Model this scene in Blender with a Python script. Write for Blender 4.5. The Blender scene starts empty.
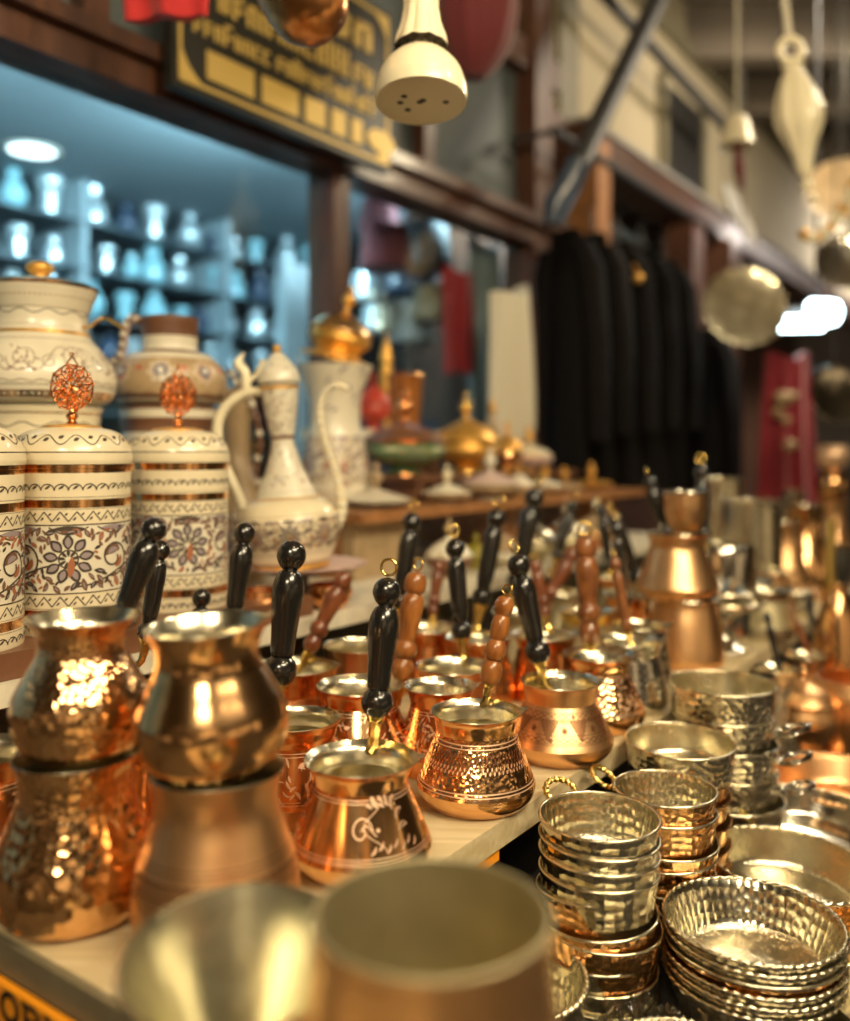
import bpy, math, random
from mathutils import Vector, Matrix, Euler
R = random.Random(7)
PI = math.pi
TAU = 2*PI
sc = bpy.context.scene
COL = sc.collection
H = 1.29                       # eye height above the floor
F = 900.0                      # focal length in pixels of the 850x1021 frame
def W(px, py, d):              # a pixel at a real distance d -> place in the bazaar
    return Vector(((px-425.0)/F*d, d, H+(451.0-py)/F*d))
E0 = Vector((.004, .723, 0)); U = Vector((.582, .813, 0)).normalized(); N = Vector((-.813, .582, 0)).normalized()
def A(s, p, z): return E0+U*s+N*p+Vector((0, 0, z))    # along the shop front / away from the counter edge / up
def dray(px, p):               # distance at which the sight line through px meets the plane p behind the counter edge
    rx = (px-425.0)/F
    return (p+.4175)/(.582-.813*rx)
ZC = H-.335; ZT = H-.492; ZL = H-.214; ZB = H-.10
ANG = math.atan2(U.y, U.x)

# ---------------------------------------------------------------- materials
def nodes(m):
    m.use_nodes = True
    nt = m.node_tree
    return nt, nt.nodes['Principled BSDF']
def mat(name, col, rough=.5, metal=0., bump=None, var=0., coat=0., varscale=25., rvar=0., spec=None, emit=None, alpha=None, trans=None, sheen=0.):
    m = bpy.data.materials.new(name); nt, b = nodes(m); L = nt.links
    b.inputs['Base Color'].default_value = (*col, 1); b.inputs['Roughness'].default_value = rough; b.inputs['Metallic'].default_value = metal
    if coat: b.inputs['Coat Weight'].default_value = coat; b.inputs['Coat Roughness'].default_value = .08
    if spec is not None: b.inputs['Specular IOR Level'].default_value = spec
    if sheen: b.inputs['Sheen Weight'].default_value = sheen
    if emit: b.inputs['Emission Color'].default_value = (*emit[0], 1); b.inputs['Emission Strength'].default_value = emit[1]
    if alpha is not None: b.inputs['Alpha'].default_value = alpha
    if trans: b.inputs['Transmission Weight'].default_value = trans
    tc = nt.nodes.new('ShaderNodeTexCoord')
    if var or rvar:
        nz = nt.nodes.new('ShaderNodeTexNoise'); nz.inputs['Scale'].default_value = varscale; nz.inputs['Detail'].default_value = 5
        L.new(tc.outputs['Object'], nz.inputs['Vector'])
        if var:
            rp = nt.nodes.new('ShaderNodeValToRGB')
            rp.color_ramp.elements[0].position = .3; rp.color_ramp.elements[1].position = .72
            rp.color_ramp.elements[0].color = (*[max(0, c*(1-var)) for c in col], 1)
            rp.color_ramp.elements[1].color = (*[min(1, c*(1+var*.5)) for c in col], 1)
            L.new(nz.outputs['Fac'], rp.inputs['Fac']); L.new(rp.outputs['Color'], b.inputs['Base Color'])
        if rvar:
            mr = nt.nodes.new('ShaderNodeMapRange'); mr.inputs['To Min'].default_value = max(.02, rough-rvar); mr.inputs['To Max'].default_value = rough+rvar
            L.new(nz.outputs['Fac'], mr.inputs['Value']); L.new(mr.outputs['Result'], b.inputs['Roughness'])
    if bump:
        kind = bump[0]; bn = nt.nodes.new('ShaderNodeBump')
        if kind == 'hammer':      # (kind, cell, depth, randomness)
            _, cell, depth, rnd = bump
            mp = nt.nodes.new('ShaderNodeMapping'); mp.inputs['Scale'].default_value = (1/cell,)*3
            L.new(tc.outputs['UV'], mp.inputs['Vector'])
            vo = nt.nodes.new('ShaderNodeTexVoronoi'); vo.voronoi_dimensions = '2D'; vo.inputs['Scale'].default_value = 1; vo.inputs['Randomness'].default_value = rnd
            L.new(mp.outputs['Vector'], vo.inputs['Vector'])
            pw = nt.nodes.new('ShaderNodeMath'); pw.operation = 'POWER'; pw.inputs[1].default_value = 1.7
            L.new(vo.outputs['Distance'], pw.inputs[0]); L.new(pw.outputs[0], bn.inputs['Height'])
            bn.inputs['Distance'].default_value = depth
        elif kind == 'noise':     # (kind, scale, depth)
            n2 = nt.nodes.new('ShaderNodeTexNoise'); n2.inputs['Scale'].default_value = bump[1]; n2.inputs['Detail'].default_value = 4
            L.new(tc.outputs['Object'], n2.inputs['Vector']); L.new(n2.outputs['Fac'], bn.inputs['Height']); bn.inputs['Distance'].default_value = bump[2]
        elif kind == 'lines':     # turned / spun rings (kind, scale, depth)
            mp = nt.nodes.new('ShaderNodeMapping'); mp.inputs['Scale'].default_value = (.02, bump[1], 1)
            L.new(tc.outputs['UV'], mp.inputs['Vector'])
            n2 = nt.nodes.new('ShaderNodeTexNoise'); n2.inputs['Scale'].default_value = 1; n2.inputs['Detail'].default_value = 3
            L.new(mp.outputs['Vector'], n2.inputs['Vector']); L.new(n2.outputs['Fac'], bn.inputs['Height']); bn.inputs['Distance'].default_value = bump[2]
        L.new(bn.outputs['Normal'], b.inputs['Normal'])
    return m
def woodmat(name, c1, c2, rough=.4, scale=(60, 60, 6), coat=.3):
    m = bpy.data.materials.new(name); nt, b = nodes(m); L = nt.links
    tc = nt.nodes.new('ShaderNodeTexCoord'); mp = nt.nodes.new('ShaderNodeMapping'); mp.inputs['Scale'].default_value = scale
    L.new(tc.outputs['Object'], mp.inputs['Vector'])
    nz = nt.nodes.new('ShaderNodeTexNoise'); nz.inputs['Scale'].default_value = 1; nz.inputs['Detail'].default_value = 6; nz.inputs['Distortion'].default_value = .8
    L.new(mp.outputs['Vector'], nz.inputs['Vector'])
    rp = nt.nodes.new('ShaderNodeValToRGB'); rp.color_ramp.elements[0].position = .35; rp.color_ramp.elements[1].position = .65
    rp.color_ramp.elements[0].color = (*c1, 1); rp.color_ramp.elements[1].color = (*c2, 1)
    L.new(nz.outputs['Fac'], rp.inputs['Fac']); L.new(rp.outputs['Color'], b.inputs['Base Color'])
    b.inputs['Roughness'].default_value = rough; b.inputs['Coat Weight'].default_value = coat; b.inputs['Coat Roughness'].default_value = .15
    return m
CU = (.90, .53, .25); TN = (.80, .74, .56)
X = {}
X['cu'] = mat('polished copper', CU, .17, 1, var=.12, rvar=.06)
X['cus'] = mat('satin copper', (.90, .54, .27), .36, 1, var=.1, bump=('lines', 900, .00012))
X['cuh'] = mat('hammered copper', (.90, .54, .26), .13, 1, bump=('hammer', .0085, .0011, .8))
X['cuf'] = mat('finely hammered copper', (.90, .54, .26), .15, 1, bump=('hammer', .0072, .0010, .5))
X['cuhp'] = mat('peened copper', (.90, .54, .27), .15, 1, bump=('hammer', .005, .0006, .9))
X['cud'] = mat('engraved copper groove', (.20, .075, .03), .45, .6)
X['cul'] = mat('bright cut copper', (.96, .66, .44), .42, .75)
X['cull'] = mat('pale copper lip', (.95, .66, .38), .25, 1)
X['cur'] = mat('reddish copper', (.84, .38, .15), .2, 1, var=.15, rvar=.05)
X['tn'] = mat('tinned lining', TN, .24, 1, var=.18, rvar=.08)
X['tnm'] = mat('matt tinned lining', (.62, .55, .35), .55, 1, var=.3, varscale=18)
X['tnh'] = mat('hammered tin', (.77, .72, .56), .17, 1, bump=('hammer', .0086, .0012, .4))
X['tnp'] = mat('peened tin', (.75, .70, .54), .2, 1, bump=('hammer', .0030, .00035, .9))
X['tnd'] = mat('dimpled tin', (.77, .72, .56), .18, 1, bump=('hammer', .0105, .0013, .35))
X['tnf'] = mat('pebbled tin floor', (.76, .71, .55), .2, 1, bump=('noise', 420, .0012))
X['tnb'] = mat('brushed pale tin', (.60, .57, .42), .30, 1, var=.15, varscale=14, bump=('noise', 25, .002))
X['slate'] = mat('dull slate transom glass', (.10, .12, .125), .55, spec=.3)
X['stk'] = mat('darkened chased silver', (.52, .48, .38), .24, 1, bump=('hammer', .006, .0013, .9))
X['st'] = mat('steel', (.66, .63, .56), .16, 1, var=.1)
X['sth'] = mat('chased steel', (.74, .69, .55), .22, 1, bump=('hammer', .0075, .0013, .8))
X['cuw'] = mat('streaked brown copper', (.62, .27, .10), .28, 1, var=.5, varscale=22)
X['std'] = mat('engraved steel groove', (.12, .11, .09), .5, .5)
X['br'] = mat('brass', (.88, .62, .20), .2, 1)
X['brd'] = mat('yellow cast brass', (.90, .68, .22), .28, 1)
X['bk'] = mat('black lacquered wood', (.010, .009, .008), .22, 0, coat=.6)
X['wo'] = woodmat('orange turned wood', (.20, .06, .010), (.38, .14, .03), .3, (60, 60, 25), .6)
X['wb'] = woodmat('brown turned wood', (.12, .036, .010), (.30, .105, .028), .3, (40, 40, 30), .6)
X['wr'] = woodmat('red brown turned wood', (.11, .028, .010), (.24, .07, .02), .3, (40, 40, 30), .6)
X['cr'] = mat('cream enamel', (.76, .67, .47), .3, 0, coat=.4, var=.08)
X['crw'] = mat('off white enamel', (.74, .69, .55), .32, 0, coat=.3, var=.08)
X['ink'] = mat('black brown ink', (.055, .04, .03), .5)
X['inb'] = mat('brown ink', (.17, .085, .05), .5)
X['int'] = mat('terracotta ink', (.36, .13, .06), .5)
X['inp'] = mat('grey lilac ink', (.30, .25, .26), .5)
X['bl'] = mat('blue enamel', (.09, .13, .27), .35)
X['gr'] = mat('green enamel', (.13, .25, .12), .35)
X['rd'] = mat('red enamel', (.50, .055, .03), .35)
X['tan'] = mat('tan enamel', (.42, .30, .17), .35, var=.2)
X['brn'] = mat('brown enamel', (.16, .07, .035), .35, var=.2)
X['go'] = mat('gilt metal', (.84, .47, .11), .4, .75, var=.15)
X['board'] = woodmat('pale worn board', (.50, .40, .22), (.66, .56, .36), .6, (6, 60, 60), 0)
X['paint'] = mat('worn off white paint', (.68, .63, .50), .6, var=.22, varscale=30)
X['olive'] = mat('grey olive painted edge', (.17, .15, .095), .55, var=.2, varscale=40)
X['orange'] = mat('orange sign paint', (.92, .34, .012), .5)
X['darkwood'] = woodmat('dark brown wood', (.045, .020, .012), (.10, .042, .022), .45, (30, 30, 5), .15)
X['redwood'] = woodmat('red brown wood', (.055, .020, .011), (.11, .042, .020), .5, (30, 30, 5), .15)
X['shelfwood'] = woodmat('orange brown shelf wood', (.26, .11, .035), (.42, .19, .07), .5, (5, 50, 50), .1)
X['black'] = mat('black board', (.012, .011, .010), .5)
X['dark'] = mat('dark cloth', (.018, .015, .012), .9)
X['wallc'] = mat('cream plaster', (.40, .34, .23), .85, var=.15, varscale=3)
X['walld'] = mat('dim brown wall', (.14, .11, .08), .9, var=.3, varscale=2)
X['ceil'] = mat('dim ceiling boards', (.17, .14, .11), .9, var=.35, varscale=1.5)
X['floor'] = mat('worn stone floor', (.20, .17, .13), .7, var=.3, varscale=4)
X['leather'] = mat('black leather', (.006, .005, .005), .75, 0, spec=.12, bump=('noise', 35, .006))
X['red'] = mat('red cloth', (.42, .008, .010), .8, sheen=.3)
X['crim'] = mat('crimson cloth', (.26, .014, .03), .8, sheen=.3)
X['dred'] = mat('dark red cloth', (.11, .008, .012), .8, sheen=.3)
X['white'] = mat('off white cloth', (.62, .58, .46), .85)
X['grey'] = mat('grey cloth', (.28, .27, .26), .85)
X['ivory'] = mat('ivory porcelain', (.80, .73, .52), .35, coat=.3)
X['ivd'] = mat('tan recess', (.07, .05, .03), .6)
X['signb'] = mat('black sign board', (.020, .020, .016), .4)
X['gold'] = mat('gold lettering', (.62, .44, .13), .45, .3)
X['room'] = mat('blue grey shop wall', (.30, .36, .38), .7)
X['roomd'] = mat('dark slate shelf', (.06, .085, .10), .5)
X['teal'] = mat('teal glass ware', (.30, .55, .60), .2, coat=.5)
X['pale'] = mat('pale silver ware', (.70, .78, .80), .25, .6)
X['navy'] = mat('navy ware', (.04, .06, .10), .3, coat=.3)
X['pipe'] = mat('dark grey steel pole', (.05, .05, .055), .5, .3)
X['lamp'] = mat('lit lamp diffuser', (1, 1, 1), .5, emit=((.85, .95, 1.0), 3.5))
X['tube'] = mat('lit cold lamp tube', (1, 1, 1), .5, emit=((.72, .95, 1.0), 14))
X['pink'] = mat('pale pink cloth', (.55, .40, .36), .8)
X['olv'] = mat('olive yellow enamel', (.30, .26, .03), .4)
def glassmat(name, tint, refl):
    m = bpy.data.materials.new(name); m.use_nodes = True; nt = m.node_tree; nt.nodes.clear(); L = nt.links
    o = nt.nodes.new('ShaderNodeOutputMaterial'); mx = nt.nodes.new('ShaderNodeMixShader'); t = nt.nodes.new('ShaderNodeBsdfTransparent'); g = nt.nodes.new('ShaderNodeBsdfGlossy')
    t.inputs['Color'].default_value = (*tint, 1); g.inputs['Roughness'].default_value = .05; mx.inputs['Fac'].default_value = refl
    L.new(t.outputs[0], mx.inputs[1]); L.new(g.outputs[0], mx.inputs[2]); L.new(mx.outputs[0], o.inputs['Surface'])
    return m
X['glass'] = glassmat('window glass', (.86, .94, .96), .07)
X['film'] = glassmat('clear plastic film', (.90, .89, .84), .30)

# ---------------------------------------------------------------- mesh collector
def catmull(pts, n=6):
    out = []
    P = [Vector(p) for p in pts]
    for i in range(len(P)-1):
        p0 = P[i-1] if i > 0 else P[0]*2-P[1]
        p1, p2 = P[i], P[i+1]
        p3 = P[i+2] if i+2 < len(P) else P[-1]*2-P[-2]
        for k in range(n):
            t = k/n
            out.append(.5*((2*p1)+(p2-p0)*t+(2*p0-5*p1+4*p2-p3)*t*t+(3*p1-p0-3*p2+p3)*t**3))
    out.append(P[-1])
    return [tuple(p) for p in out]
class MB:
    def __init__(self): self.v = []; self.f = []; self.m = []; self.u = []; self.sm = []
    def add(self, v, f, mt, uv=None, smooth=True, M=None):
        b = len(self.v)
        self.v += [tuple(M @ Vector(p)) if M is not None else tuple(p) for p in v]
        for k, q in enumerate(f):
            self.f.append([i+b for i in q]); self.m.append(mt); self.sm.append(smooth)
            self.u.append([uv[i] for i in q] if uv and not isinstance(uv[0], list) else (uv[k] if uv else [(0, 0)]*len(q)))
        return self
    def box(self, a, b, mt, M=None):
        (x0, y0, z0), (x1, y1, z1) = a, b
        v = [(x0,y0,z0),(x1,y0,z0),(x1,y1,z0),(x0,y1,z0),(x0,y0,z1),(x1,y0,z1),(x1,y1,z1),(x0,y1,z1)]
        return self.add(v, [(0,3,2,1),(4,5,6,7),(0,1,5,4),(1,2,6,5),(2,3,7,6),(3,0,4,7)], mt, None, False, M)
    def abox(self, s0, s1, p0, p1, z0, z1, mt):     # a box along the shop front
        v = [A(s0,p0,z0),A(s1,p0,z0),A(s1,p1,z0),A(s0,p1,z0),A(s0,p0,z1),A(s1,p0,z1),A(s1,p1,z1),A(s0,p1,z1)]
        return self.add(v, [(0,3,2,1),(4,5,6,7),(0,1,5,4),(1,2,6,5),(2,3,7,6),(3,0,4,7)], mt, None, False)
    def lathe(self, prof, mt, seg=48, fn=None, M=None):   # prof: (r, z) list; mt: one material or a list, one per segment
        n = len(prof); vs = []; fs = []; ms = []; uvs = []
        rref = max(p[0] for p in prof); arc = [0]
        for i in range(1, n): arc.append(arc[-1]+math.hypot(prof[i][0]-prof[i-1][0], prof[i][1]-prof[i-1][1]))
        for i, p in enumerate(prof):
            for k in range(seg):
                th = TAU*k/seg; r = max(p[0], 1e-5)
                vs.append(fn(r, p[1], th) if fn else (r*math.cos(th), r*math.sin(th), p[1]))
        for i in range(n-1):
            for k in range(seg):
                k2 = (k+1) % seg
                fs.append((i*seg+k, i*seg+k2, (i+1)*seg+k2, (i+1)*seg+k)); ms.append(mt[i] if isinstance(mt, list) else mt)
                a0, a1 = TAU*k/seg*rref, TAU*(k+1)/seg*rref
                uvs.append([(a0, arc[i]), (a1, arc[i]), (a1, arc[i+1]), (a0, arc[i+1])])
        b = len(self.v)
        self.v += [tuple(M @ Vector(p)) if M is not None else p for p in vs]
        for q, m_, u_ in zip(fs, ms, uvs): self.f.append([i+b for i in q]); self.m.append(m_); self.u.append(u_); self.sm.append(True)
        return self
    def tube(self, path, rad, mt, seg=10, closed=False, M=None, flat=1., bead=None):
        P = [Vector(p) for p in path]; n = len(P); rs = rad if isinstance(rad, (list, tuple)) else [rad]*n
        vs = []; nrm = None
        for i in range(n):
            if closed: t = P[(i+1) % n]-P[i-1]
            else: t = P[min(i+1, n-1)]-P[max(i-1, 0)]
            t = t.normalized() if t.length > 1e-9 else Vector((0, 0, 1))
            if nrm is None:
                ref = Vector((0, 0, 1)) if abs(t.z) < .9 else Vector((1, 0, 0))
                nrm = t.cross(ref).normalized()
            else:
                nrm = nrm-t*nrm.dot(t)
                nrm = nrm.normalized() if nrm.length > 1e-6 else t.orthogonal().normalized()
            bn = t.cross(nrm)
            for k in range(seg):
                a = TAU*k/seg; r = rs[i]*(1+(bead[0]*math.sin(bead[1]*TAU*i/n+bead[2]*a) if bead else 0))
                vs.append(P[i]+nrm*(math.cos(a)*r)+bn*(math.sin(a)*r*flat))
        fs = []
        for i in range(n if closed else n-1):
            j = (i+1) % n
            for k in range(seg):
                k2 = (k+1) % seg; fs.append((i*seg+k, j*seg+k, j*seg+k2, i*seg+k2))
        if not closed: fs.append(tuple(range(seg))); fs.append(tuple(range((n-1)*seg+seg-1, (n-1)*seg-1, -1)))
        return self.add(vs, fs, mt, None, True, M)
    def ball(self, c, r, mt, M=None, seg=16, sz=1.):
        pr = [(r*math.sin(PI*i/10), -r*sz*math.cos(PI*i/10)) for i in range(11)]
        T = Matrix.Translation(Vector(c)); return self.lathe(pr, mt, seg, None, (M @ T) if M is not None else T)
    def build(self, name, parent=None, sharp=40):
        me = bpy.data.meshes.new(name); me.from_pydata(self.v, [], self.f)
        slots = []
        for m_ in self.m:
            if m_ not in slots: slots.append(m_)
        for s in slots: me.materials.append(s)
        ix = {s: i for i, s in enumerate(slots)}
        me.polygons.foreach_set('material_index', [ix[m_] for m_ in self.m]); me.polygons.foreach_set('use_smooth', self.sm)
        ul = me.uv_layers.new(name='UVMap'); ul.data.foreach_set('uv', [c for q in self.u for p in q for c in p])
        me.update()
        if sharp: me.set_sharp_from_angle(angle=math.radians(sharp))
        o = bpy.data.objects.new(name, me); COL.objects.link(o)
        if parent is not None: o.parent = parent
        return o
def tag(o, label, cat, group=None, kind=None):
    if label: o['label'] = label
    if cat: o['category'] = cat
    if group: o['group'] = group
    if kind: o['kind'] = kind
    return o
def thing(name, label, cat, loc=(0, 0, 0), rot=(0, 0, 0), group=None):
    o = bpy.data.objects.new(name, None); COL.objects.link(o); o.location = loc; o.rotation_euler = rot; o.empty_display_size = .02
    return tag(o, label, cat, group)
def struct(o): o['kind'] = 'structure'; return o
def dup(root, label, loc, rot=None, group=None, scale=None):
    r = root.copy(); COL.objects.link(r); r.location = loc
    if rot is not None: r.rotation_euler = rot
    if scale: r.scale = scale
    if label: r['label'] = label
    if group: r['group'] = group
    for ch in list(root.children):
        c = ch.copy(); COL.objects.link(c); c.parent = r
        for g in list(ch.children):
            d = g.copy(); COL.objects.link(d); d.parent = c
    return r

# ---------------------------------------------------------------- ornament drawn as thin inlay on a turned surface
class Surf:
    def __init__(self, prof, off=.0004):
        self.p = prof; self.a = [0]; self.off = off
        for i in range(1, len(prof)): self.a.append(self.a[-1]+math.hypot(prof[i][0]-prof[i-1][0], prof[i][1]-prof[i-1][1]))
        self.len = self.a[-1]; self.R = max(q[0] for q in prof)
    def pt(self, a, v, k=1.):
        v = min(max(v, 0), self.len-1e-9); i = 0
        while i < len(self.a)-2 and self.a[i+1] < v: i += 1
        (r0, z0), (r1, z1) = self.p[i], self.p[i+1]; L = max(self.a[i+1]-self.a[i], 1e-9); t = (v-self.a[i])/L
        nr, nz = (z1-z0)/L, -(r1-r0)/L; r = r0+(r1-r0)*t+nr*self.off*k; z = z0+(z1-z0)*t+nz*self.off*k; th = a/self.R
        return (r*math.cos(th), r*math.sin(th), z)
    def v_at_z(self, z):
        best = 0; bd = 9
        for i in range(200):
            v = self.len*i/199; q = self.pt(0, v)[2]
            if abs(q-z) < bd: bd = abs(q-z); best = v
        return best
def ribbon(m, S, path, w, mt, k=1.):
    n = len(path); vs = []; ws = w if isinstance(w, list) else [w]*n
    for i in range(n):
        a, v = path[i]; a0, v0 = path[max(i-1, 0)]; a1, v1 = path[min(i+1, n-1)]
        L = math.hypot(a1-a0, v1-v0) or 1; nx, ny = -(v1-v0)/L, (a1-a0)/L; h = ws[i]/2
        vs.append(S.pt(a+nx*h, v+ny*h, k)); vs.append(S.pt(a-nx*h, v-ny*h, k))
    m.add(vs, [(2*i, 2*i+1, 2*i+3, 2*i+2) for i in range(n-1)], mt)
def leaf(m, S, a, v, ang, ln, wd, mt, k=1., bend=0.):
    n = 7; path = []; ws = []
    x, y, g = a, v, ang
    for i in range(n):
        path.append((x, y)); t = i/(n-1); ws.append(max(.00015, wd*math.sin(PI*min(1, t*.93+.04))**.8))
        x += math.cos(g)*ln/(n-1); y += math.sin(g)*ln/(n-1); g += bend/(n-1)
    ribbon(m, S, path, ws, mt, k)
def spiral(a, v, r0, r1, a0, turns, n=30):
    return [(a+(r0+(r1-r0)*i/n)*math.cos(a0+turns*TAU*i/n), v+(r0+(r1-r0)*i/n)*math.sin(a0+turns*TAU*i/n)) for i in range(n+1)]
def ring(m, S, v, w, mt, n=72, k=1.): ribbon(m, S, [(S.R*TAU*i/n, v) for i in range(n+1)], w, mt, k)
def zigzag(m, S, v, amp, cnt, w, mt):
    L = S.R*TAU/cnt
    for i in range(cnt):
        ribbon(m, S, [(i*L, v-amp), (i*L+L*.5, v+amp)], w, mt); ribbon(m, S, [(i*L+L*.5, v+amp), (i*L+L, v-amp)], w, mt)
        leaf(m, S, i*L+L*.28, v-amp*.75, .8, amp*.9, w*1.6, mt); leaf(m, S, i*L+L*.78, v+amp*.2, .8, amp*.8, w*1.6, mt)
def wave(m, S, v, amp, cnt, w, mt, dots=None):
    L = S.R*TAU; n = cnt*12
    ribbon(m, S, [(L*i/n, v+amp*math.sin(TAU*cnt*i/n)) for i in range(n+1)], w, mt)
    if dots:
        for i in range(cnt):
            for s in (.25, .75):
                q = -1 if s < .5 else 1
                leaf(m, S, L*(i+s)/cnt-amp*.5, v+q*amp*.25, .5, amp*1.1, amp*.75, dots)
def arches(m, S, v, hgt, cnt, w, mt):
    L = S.R*TAU/cnt
    for i in range(cnt):
        ribbon(m, S, [(i*L+L*.5-L*.5*math.cos(PI*k/8), v+hgt*math.sin(PI*k/8)) for k in range(9)], w, mt)
        leaf(m, S, i*L+L*.3, v+hgt*.2, .6, L*.5, hgt*.35, mt)
def flower(m, S, a, v, Rr, np_, m1, m2, m3):
    for i in range(np_):
        g = TAU*i/np_+.2
        leaf(m, S, a+math.cos(g)*Rr*.42, v+math.sin(g)*Rr*.42, g, Rr*.62, Rr*.44, m1, 1)
        leaf(m, S, a+math.cos(g)*Rr*.5, v+math.sin(g)*Rr*.5, g, Rr*.42, Rr*.24, m2, 1.6)
        leaf(m, S, a+math.cos(g)*Rr*.12, v+math.sin(g)*Rr*.12, g, Rr*.3, Rr*.13, m1, 1.2)
    ribbon(m, S, spiral(a, v, Rr*.38, Rr*.38, 0, 1, 20), Rr*.06, m1)
    leaf(m, S, a+Rr*.05, v-Rr*.75, 1.45, Rr*.85, Rr*.3, m3, 2)
def floral(m, S, v0, v1, unit, rnd, cols=('ink', 'inb', 'int', 'inp'), dens=1., fl='inp'):
    I, B, T, Pq = [X[c] for c in cols]; Ht = v1-v0; vm = (v0+v1)/2; cnt = max(2, round(S.R*TAU/unit)); Lu = S.R*TAU/cnt; occ = []
    for i in range(cnt):
        a = i*Lu
        flower(m, S, a, vm, Ht*.36, 9, I if i % 2 else B, X[fl], T); occ.append((a, vm, Ht*.36))
        c = a+Lu*.5; rr = Ht*.30
        ribbon(m, S, spiral(c, vm, rr, rr*.25, -PI*.6, 1.35), Ht*.03, I); occ.append((c, vm, rr*.85))
        leaf(m, S, c-rr*.55, vm+rr*.1, .9, rr*1.1, rr*.55, B, 1, -1.6); leaf(m, S, c-rr*.35, vm+rr*.15, .9, rr*.7, rr*.28, Pq, 1.6, -1.4)
        leaf(m, S, c+rr*.1, vm-rr*.5, .4, rr*.7, rr*.35, T, 1, 1.2)
        ribbon(m, S, [(a+Ht*.1+(Lu*.85)*t/10, vm-Ht*.42+Ht*.34*math.sin(PI*.5*t/10)**2) for t in range(11)], Ht*.028, I)
        for q in (0, 1):     # scalloped dark swags under the upper line
            ribbon(m, S, [(a-Lu*.2+Lu*.4*t/8+q*Lu*.5, v1-Ht*.02-Ht*.11*math.sin(PI*t/8)) for t in range(9)], Ht*.02, I)
            leaf(m, S, a-Lu*.16+q*Lu*.5, v1-Ht*.045, 0, Lu*.33, Ht*.09, Pq if q else I, 1)
    for tries in range(int(cnt*900*dens)):
        a = rnd.uniform(0, S.R*TAU); v = rnd.uniform(v0+Ht*.05, v1-Ht*.08); rr = rnd.uniform(.035, .085)*Ht
        if all(min(abs(a-oa), S.R*TAU-abs(a-oa))**2+(v-ov)**2 > (orr+rr*.55)**2 for oa, ov, orr in occ):
            occ.append((a, v, rr*.8)); g = rnd.choice((.6, -.7, 2.4, 1.4))+rnd.uniform(-.5, .5)
            leaf(m, S, a-math.cos(g)*rr, v-math.sin(g)*rr, g, rr*2.4, rr*rnd.uniform(.9, 1.25), rnd.choice((I, B, B, B, T)), 1, rnd.uniform(-1, 1))
            if rr > .06*Ht: leaf(m, S, a-math.cos(g)*rr*.5, v-math.sin(g)*rr*.5, g, rr*1.2, rr*.3, Pq, 1.7)
def dots(m, S, v, cnt, r, mt):
    for i in range(cnt):
        a = S.R*TAU*i/cnt; ribbon(m, S, [(a-r, v), (a, v), (a+r, v)], [r*.8, r*2, r*.8], mt)
# ---------------------------------------------------------------- makers of the goods
def line(p, q, n): return [(p[0]+(q[0]-p[0])*i/n, p[1]+(q[1]-p[1])*i/n) for i in range(n+1)]
def cone_prof(D):
    base = [(0, 0), (D['rb']*.92, 0)]+catmull([(D['rb'], .0012), (D['rb']+(D['rm']-D['rb'])*.75, D['zm']*.5), (D['rm'], D['zm'])], 5)
    cone = line((D['rm']*.985, D['zm']+.002), (D['rn'], D['zn']), 10)
    hh = D['h']-D['zn']
    flare = catmull([(D['rn'], D['zn']), (D['rn']+.0012, D['zn']+hh*.3), (D['rn']+(D['rr']-D['rn'])*.45, D['zn']+hh*.72), (D['rr'], D['h'])], 5)[1:]
    return base, cone, flare
def belly_prof(D):
    pts = catmull([(D['rb'], .0012)]+D['pts']+[(D['rr'], D['h'])], 7)
    return [(0, 0), (D['rb']*.92, 0)], pts, []
ENG = {}
def engrave(style): 
    def deco(fn): ENG[style] = fn; return fn
    return deco
@engrave('scroll')
def _(m, S, rnd):
    L = S.len; Ht = L
    for v in (.05, .085, .13): ring(m, S, L*v, .0007, X['cul'])
    for v in (.90, .95): ring(m, S, L*v, .0008, X['cul'])
    C = S.R*TAU
    for i in range(3):
        c = C*(i/3)-C*.205
        ribbon(m, S, [(c+.010*math.cos(t*.3), L*.2+t*L*.035) for t in range(20)], .0008, X['cul'])
        ribbon(m, S, spiral(c-.012, L*.52, .011, .002, 0, 1.2), .0013, X['cul'])
        ribbon(m, S, [(c-.012+t*.0016, L*.52+.004*math.sin(t*.5)) for t in range(10)], .0012, X['cul'])
        dt = (c+.004, L*.52); ribbon(m, S, [(dt[0]-.002, dt[1]), dt, (dt[0]+.002, dt[1])], [.001, .004, .001], X['cul'])
        for k in range(6):
            g = PI*.62-k*.42; x0 = c+.012+.013*math.cos(g); y0 = L*.52+.02*math.sin(g)
            leaf(m, S, x0, y0, g+1.0, .013, .0042, X['cul'], 1, -1.6)
            leaf(m, S, x0+.002, y0+.001, g+1.1, .009, .0018, X['cud'], 1.8, -1.6)
        for k in range(7): leaf(m, S, c-.004+k*.0068, L*.18+.003*(k % 2), .5, .008, .0022, X['cul'], 1, .9)
        for k in range(5): leaf(m, S, c+k*.0068, L*.82, 2.4, .008, .0022, X['cul'], 1, .9)
@engrave('rings')
def _(m, S, rnd):
    L = S.len
    for v in (.04, .10, .86, .93): ring(m, S, L*v, .0011, X['cul'])
    for v in (.055, .115, .845, .915): ring(m, S, L*v, .0004, X['cud'])
    dots(m, S, L*.895, 60, .0007, X['cud'])
    for k in range(70):
        for r in range(5):
            leaf(m, S, S.R*TAU*(k+.5*(r % 2))/70, L*(.78-.075*r), -PI/2-.25, L*.075, .0018, X['cud'] if r < 3 else X['cul'])
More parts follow.
